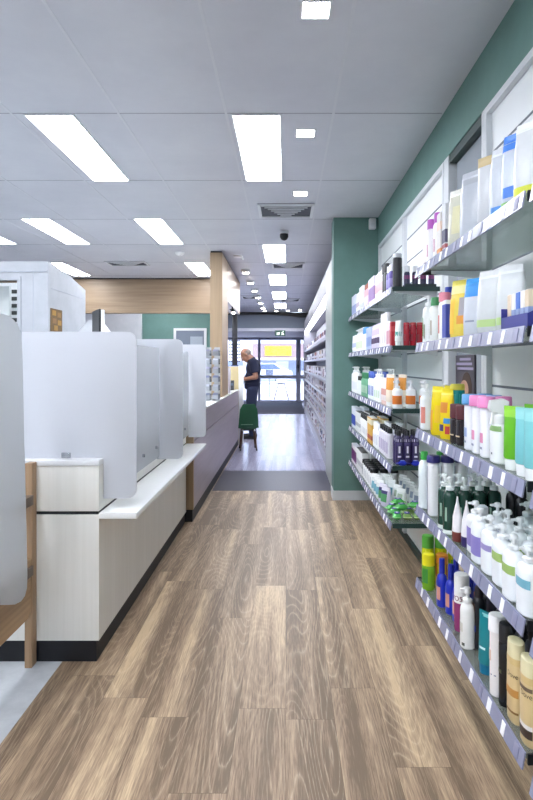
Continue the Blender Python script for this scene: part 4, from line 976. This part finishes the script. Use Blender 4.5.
KS = []
for c in PAL:
    KS.append(sp('carton', .08, .09, .13, c, ((.03, .07, '#d9d6e2'),)))
    KS.append(sp('bottle', .085, .07, .145, c, '#eeeef2', .9, .035, .86))
for li, z in enumerate(LV):
    y = Y0+.1
    while y < Y1-.1:
        put(random.choice(KS), .57, y, z, 'small packaged item on the %s level of the long white shelving' % RN[li], 'packaged goods on the %s level' % RN[li], -PI/2)
        y += .115 if y < 10 else .16 if y < 12.5 else .24
# ------------------------------------------------------------------ customer's chair
t = thing('green_chair', 'small green shell chair on wooden legs before the customer', 'chair', (-.565, 8.78, 0), math.radians(8))
sh = MB()
# bent back shell facing away from us: seat then back, one curved sheet with thickness
prof = [(.26, .375), (.18, .365), (.05, .345), (-.03, .33), (-.065, .36), (-.08, .47), (-.085, .62), (-.085, .70)]
def sheet(off):
    rows = []
    for k, (y, z) in enumerate(prof):
        w_ = [.115, .135, .15, .155, .15, .145, .13, .085][k]; row = []
        for i in range(9):
            u = -1+2*i/8; bow = .045*u*u
            row.append(sh.b.verts.new((u*w_, y + (bow if k > 3 else 0) + (off if k > 3 else 0), z + (bow*.5 if k <= 3 else 0) - (off if k <= 3 else 0))))
        rows.append(row)
    return rows
A, B = sheet(0), sheet(-.012) if False else sheet(.012)
for R, fl in ((A, 0), (B, 1)):
    for a, b in zip(R, R[1:]):
        for i in range(8):
            q = (a[i], a[i+1], b[i+1], b[i]); sh.b.faces.new(q[::-1] if fl else q)
for a, b, c, d in [(A[k][e], A[k+1][e], B[k+1][e], B[k][e]) for k in range(len(prof)-1) for e in (0, 8)]: sh.b.faces.new((a, b, c, d))
for k in (0, len(prof)-1):
    for i in range(8): sh.b.faces.new((A[k][i], A[k][i+1], B[k][i+1], B[k][i]))
sh.build('shell', M('#1f5236', .35), t)
MB().box(-.12, .06, -.098, -.085, .392, .402, .003).build('trim_strip', M('#6f9a7c', .4), t)
for sx, sy in ((-.09, -.02), (.09, -.02), (-.09, .20), (.09, .20)):
    l = MB().bar((sx, sy, .33), (sx*1.35, sy+(.03 if sy > .1 else -.03), .0), .014, .009, 10).build('leg', M('#4d3524', .45), t)
    MB().bar((sx*1.32, sy+(.028 if sy > .1 else -.028), .03), (sx*1.352, sy+(.0302 if sy > .1 else -.0302), -.0), .012, .011, 10).build('foot', MBLACK, l)
for sx in (-.09, .09): MB().ball((sx, -.045, .305), .013).build('bolt_cap', MALU, t)
MB().box(-.10, .10, -.03, .19, .30, .325, .004).build('seat_frame', M('#1d1f1d', .5), t)

# ------------------------------------------------------------------ customer
def capsule(m, p, q, r, r2, sub=2):
    m.ball(p, r, sub=sub); m.ball(q, r2, sub=sub); m.bar(p, q, r, r2, 14)
def fused(mb, name, vox, mat, parent, smooth=4):
    me = mb.mesh('tmp'); o = bpy.data.objects.new('tmp', me); COL.objects.link(o)
    r = o.modifiers.new('r', 'REMESH'); r.mode = 'VOXEL'; r.voxel_size = vox
    s_ = o.modifiers.new('s', 'SMOOTH'); s_.factor = .5; s_.iterations = smooth
    dg = bpy.context.evaluated_depsgraph_get(); dg.update()
    out = bpy.data.meshes.new_from_object(o.evaluated_get(dg)); bpy.data.objects.remove(o)
    out.name = name; out.materials.clear(); out.polygons.foreach_set('use_smooth', [True]*len(out.polygons))
    return link(name, out, mat, parent)
man = thing('person', 'balding person in navy T-shirt and jeans looking down at the counter', 'person', (-.60, 10.2, 0), -PI/2)
SK = M('#a87b66', .5, var=.06)
J = dict(hipL=(.085, .01, .86), hipR=(-.085, .01, .86), kneeL=(.095, -.02, .47), kneeR=(-.095, -.01, .47), ankL=(.095, .025, .085), ankR=(-.10, .02, .085),
         pelv=(0, .01, .92), waist=(0, .02, 1.04), chest=(0, .03, 1.20), upper=(0, .025, 1.31), neck=(0, -.005, 1.385), shL=(.175, .03, 1.325), shR=(-.175, .03, 1.325),
         elL=(.215, .085, 1.075), elR=(-.215, .07, 1.075), wrL=(.155, -.135, 1.035), wrR=(-.13, -.15, 1.05))
HC = Vector((0, -.105, 1.455)); TILT = Matrix.Rotation(math.radians(42), 3, 'X')
def hp(x, y, z): return tuple(HC + TILT @ Vector((x, y, z)))
b = MB()
# head: cranium, face wedge, jaw, nose, ears
b.ball(hp(0, .015, .025), .074, .094, .088, TILT, 3); b.ball(hp(0, -.03, -.03), .062, .068, .085, TILT, 3); b.ball(hp(0, -.052, -.085), .042, .038, .034, TILT)
b.prism([(-.015, 0)]*0 or [(0, 0), (.001, 0), (0, .001)], 0, .0001) if False else None
capsule(b, hp(0, -.095, .0), hp(0, -.112, -.032), .010, .014); b.ball(hp(0, -.088, .022), .05, .018, .012, TILT)
capsule(b, hp(-.022, -.083, -.066), hp(.022, -.083, -.066), .009, .009)
for s_ in (-1, 1): b.ball(hp(s_*.078, .015, -.012), .011, .022, .034, TILT)
capsule(b, hp(0, .03, -.06), J['neck'], .058, .06); capsule(b, J['neck'], J['upper'], .06, .075)
for L in 'LR':
    s_ = 1 if L == 'L' else -1
    capsule(b, J['upper'], J['sh'+L], .08, .066); capsule(b, J['sh'+L], J['el'+L], .054, .043); capsule(b, J['el'+L], J['wr'+L], .043, .027)
    capsule(b, J['hip'+L], J['knee'+L], .088, .058); capsule(b, J['knee'+L], J['ank'+L], .054, .038)
    k = Vector(J['ank'+L]); capsule(b, k+Vector((0, .02, -.045)), k+Vector((s_*.015, -.13, -.055)), .036, .027)
    # hand: palm, four curled fingers, thumb from the side
    w_ = Vector(J['wr'+L]); d = (w_-Vector(J['el'+L])).normalized(); up = Vector((0, 0, 1)); side = d.cross(up).normalized()
    palm = w_ + d*.055
    capsule(b, w_, palm-side*.015, .025, .023); capsule(b, w_, palm+side*.02, .025, .022)
    for f, ln in enumerate((.070, .078, .073, .058)):
        base = palm + d*.022 + up*(.028-.019*f)*.9
        mid = base + d*ln*.5 - side*s_*-.012; tip = mid + d*ln*.28 - side*s_*-.03
        capsule(b, base, mid, .0092, .0085, 1); capsule(b, mid, tip, .0085, .0072, 1)
    tb = w_ + d*.025 + up*.026; tm = tb + d*.035 + up*.018 + side*s_*.01; tt = tm + d*.03 - up*.004 + side*s_*.012
    capsule(b, tb, tm, .012, .0105, 1); capsule(b, tm, tt, .0105, .0085, 1)
b.ball(J['chest'], .16, .11, .15, None, 3); b.ball(J['waist'], .145, .105, .14, None, 3); b.ball(J['pelv'], .15, .11, .12, None, 3); b.ball(J['upper'], .14, .09, .085, None, 3)
fused(b, 'body', .0055, SK, man)
s = MB()
s.ball((0, .03, 1.21), .185, .133, .17, None, 3); s.ball((0, .012, 1.05), .172, .135, .17, None, 3); s.ball((0, .01, .945), .172, .135, .10, None, 3); s.ball((0, .025, 1.315), .155, .105, .09, None, 3)
s.loft([(.865, .165, .128), (.96, .172, .134)], 28)
capsule(s, J['upper'], (0, .012, 1.362), .085, .072)
for L in 'LR':
    sh_, el = Vector(J['sh'+L]), Vector(J['el'+L]); capsule(s, J['upper'], sh_, .09, .078); capsule(s, sh_, sh_.lerp(el, .30), .077, .073)
    s.bar(sh_.lerp(el, .2), sh_.lerp(el, .72), .074, .071, 18)
fused(s, 'shirt', .007, M('#141a36', .85, var=.08), man, 3)
p = MB(); p.ball((0, .012, .90), .165, .125, .095, None, 3)
for L in 'LR':
    h_, k_, a_ = Vector(J['hip'+L]), Vector(J['knee'+L]), Vector(J['ank'+L])
    capsule(p, h_, k_, .102, .075); capsule(p, k_, k_.lerp(a_, .5), .074, .066); p.bar(k_, a_+Vector((0, 0, -.03)), .073, .062, 18)
fused(p, 'jeans', .008, M('#2b3350', .85, var=.12, scale=60), man, 3)
for L in 'LR':
    s_ = 1 if L == 'L' else -1; k = Vector(J['ank'+L]); q = MB()
    capsule(q, k+Vector((0, .03, -.04)), k+Vector((s_*.015, -.14, -.05)), .046, .038); q.box(k.x-.042, k.x+.042+s_*.01, k.y-.17, k.y+.07, .001, .026, .008); q.bar(k+Vector((0, .01, .02)), k+Vector((0, .01, -.04)), .048, .05, 14)
    sh_ = fused(q, 'shoe', .007, M('#1a1a1e', .5), man, 3)
hm = MB().ball(hp(0, .032, .012), .077, .088, .070, TILT, 3)
bmesh.ops.bisect_plane(hm.b, geom=hm.b.verts[:]+hm.b.edges[:]+hm.b.faces[:], plane_co=hp(0, .03, .035), plane_no=TILT @ Vector((0, -.55, 1)), clear_outer=True)
bmesh.ops.bisect_plane(hm.b, geom=hm.b.verts[:]+hm.b.edges[:]+hm.b.faces[:], plane_co=hp(0, -.0, -.045), plane_no=TILT @ Vector((0, -.3, -1)), clear_outer=True)
hm.build('hair', M('#8b7f78', .8, var=.15, scale=120), man)
for s_ in (-1, 1): MB().ball(hp(s_*.03, -.083, .004), .011).build('eye', M('#e4dfd8', .3), man)
tag(MB().box(-1.4, -.90, 9.9, 10.6, 0, .92).build('counter', MLILAC), 'plain pale counter in front of the customer beyond the oak partition', 'counter')

# ------------------------------------------------------------------ outside the doors
struct('ground_outside', MB().box(-14, 14, 20.1, 24.5, -.10, -.02), speck_mat('pale_paving', '#bdb6ba', '#cfc9cc', 6, .8))
struct('ground_outside', MB().box(-14, 14, 24.5, 27.0, -.14, -.05), speck_mat('pinkish_kerb_paving', '#b39a98', '#c4adaa', 6, .8))
struct('ground_outside', MB().box(-30, 30, 27.0, 60, -.16, -.06), speck_mat('pale_road', '#d4d4da', '#dddde2', 4, .8))
t = thing('shop_facade', 'pale building with brown sign fascia across the street', 'building', (0, 46, -.06))
MB().box(-14, 14, 0, 3, 0, 4.2).build('wall', M('#c9ced8', .8), t)
MB().box(-2.6, 1.4, -.25, 0, 1.85, 2.95).build('fascia', M('#8a7678', .7), t)
MB().box(-6, 5, -1.8, -.26, 1.68, 1.82).build('awning', M('#e6d4cf', .7), t)
for k in range(4): MB().box(-5+2.6*k, -3.4+2.6*k, -.03, 0, .3, 1.6).build('window', M('#8e9ab8', .2), t)
t = thing('shop_banner', 'yellow banner sign seen through the glass doors across the street', 'sign', (-.63, 45.7, 1.95))
MB().box(-1.02, 1.06, -.03, .03, 0, .76).build('board', M('#d9b414', .6), t)
f = MB(); random.seed(3)
for k in range(16): f.box(-.80+.10*k, -.80+.10*k+.06, -.034, -.03, .44, .44+.10+.03*random.random())
f.build('lettering', M('#7d6a12', .6), t)
MB().box(-.8, .85, -.033, -.03, .16, .19).build('underline', M('#c9a51c', .6), t)
def car(x, y, rz, col, lab):
    t = thing('parked_car', lab, 'car', (x, y, -.06), rz)
    W_ = .85
    pr = [(-2.1, .35), (-2.12, .65), (-1.95, .86), (-1.1, .95), (-.5, 1.40), (.9, 1.42), (1.55, 1.0), (2.05, .92), (2.1, .55), (2.05, .32)]
    bd = MB().prism(pr, -W_, W_, 'y'); bmesh.ops.bevel(bd.b, geom=bd.b.edges[:], offset=.06, segments=2, affect='EDGES')
    bd.build('body', M(col, .25, .2), t)
    g_ = MB()
    for s_ in (-1, 1): g_.prism([(-.95, .98), (-.45, 1.34), (.85, 1.36), (1.35, 1.0)], s_*W_-.005, s_*W_+.006, 'y')
    g_.build('window', M('#4a5a7c', .1), t)
    for wx in (-1.35, 1.3):
        for s_ in (-1, 1):
            q = MB().bar((wx, s_*(W_-.18), .32), (wx, s_*(W_+.02), .32), .32, N=20).build('wheel', MBLACK, t)
            MB().bar((wx, s_*(W_+.021), .32), (wx, s_*(W_+.03), .32), .2, N=16).build('hubcap', MALU, q)
    MB().box(-2.13, -2.09, -.7, -.45, .62, .75).box(-2.13, -2.09, .45, .7, .62, .75).build('headlight', M('#f0f0e0', .2), t)
car(-1.7, 40, math.radians(4), '#d9dde6', 'pale-grey parked car beyond the glass doors, left one')
car(2.9, 41.5, math.radians(-3), '#b9b6c2', 'grey parked car beyond the glass doors, right one')
t = thing('pavement_sign', 'white folding pavement sign on splayed legs outside the glass doors', 'sign', (-.15, 21.6, -.02))
MB().prism([(-.04, .62), (.04, .62), (.01, 1.0), (-.01, 1.0)], -.20, .16).build('board', M('#e9ecf2', .6), t)
for sx in (-1, 1):
    for sy in (-1, 1): MB().bar((sx*.10-.02, sy*.03, .62), (sx*.27-.02, sy*.22, 0), .02, .018).build('leg', M('#5b4a52', .6), t)
t = thing('litter_bin', 'small grey bin on a post outside, left of the glass door', 'bin', (-.66, 23.2, -.02))
MB().bar((0, 0, 0), (0, 0, .80), .03).build('post', M('#8a8f9c', .6), t)
MB().box(-.15, .15, -.12, .12, .80, 1.06, .01).build('bin_body', M('#5c6478', .7), t)
MB().box(-.16, .16, -.13, .13, 1.06, 1.09, .008).build('lid', M('#4b5264', .6), t)
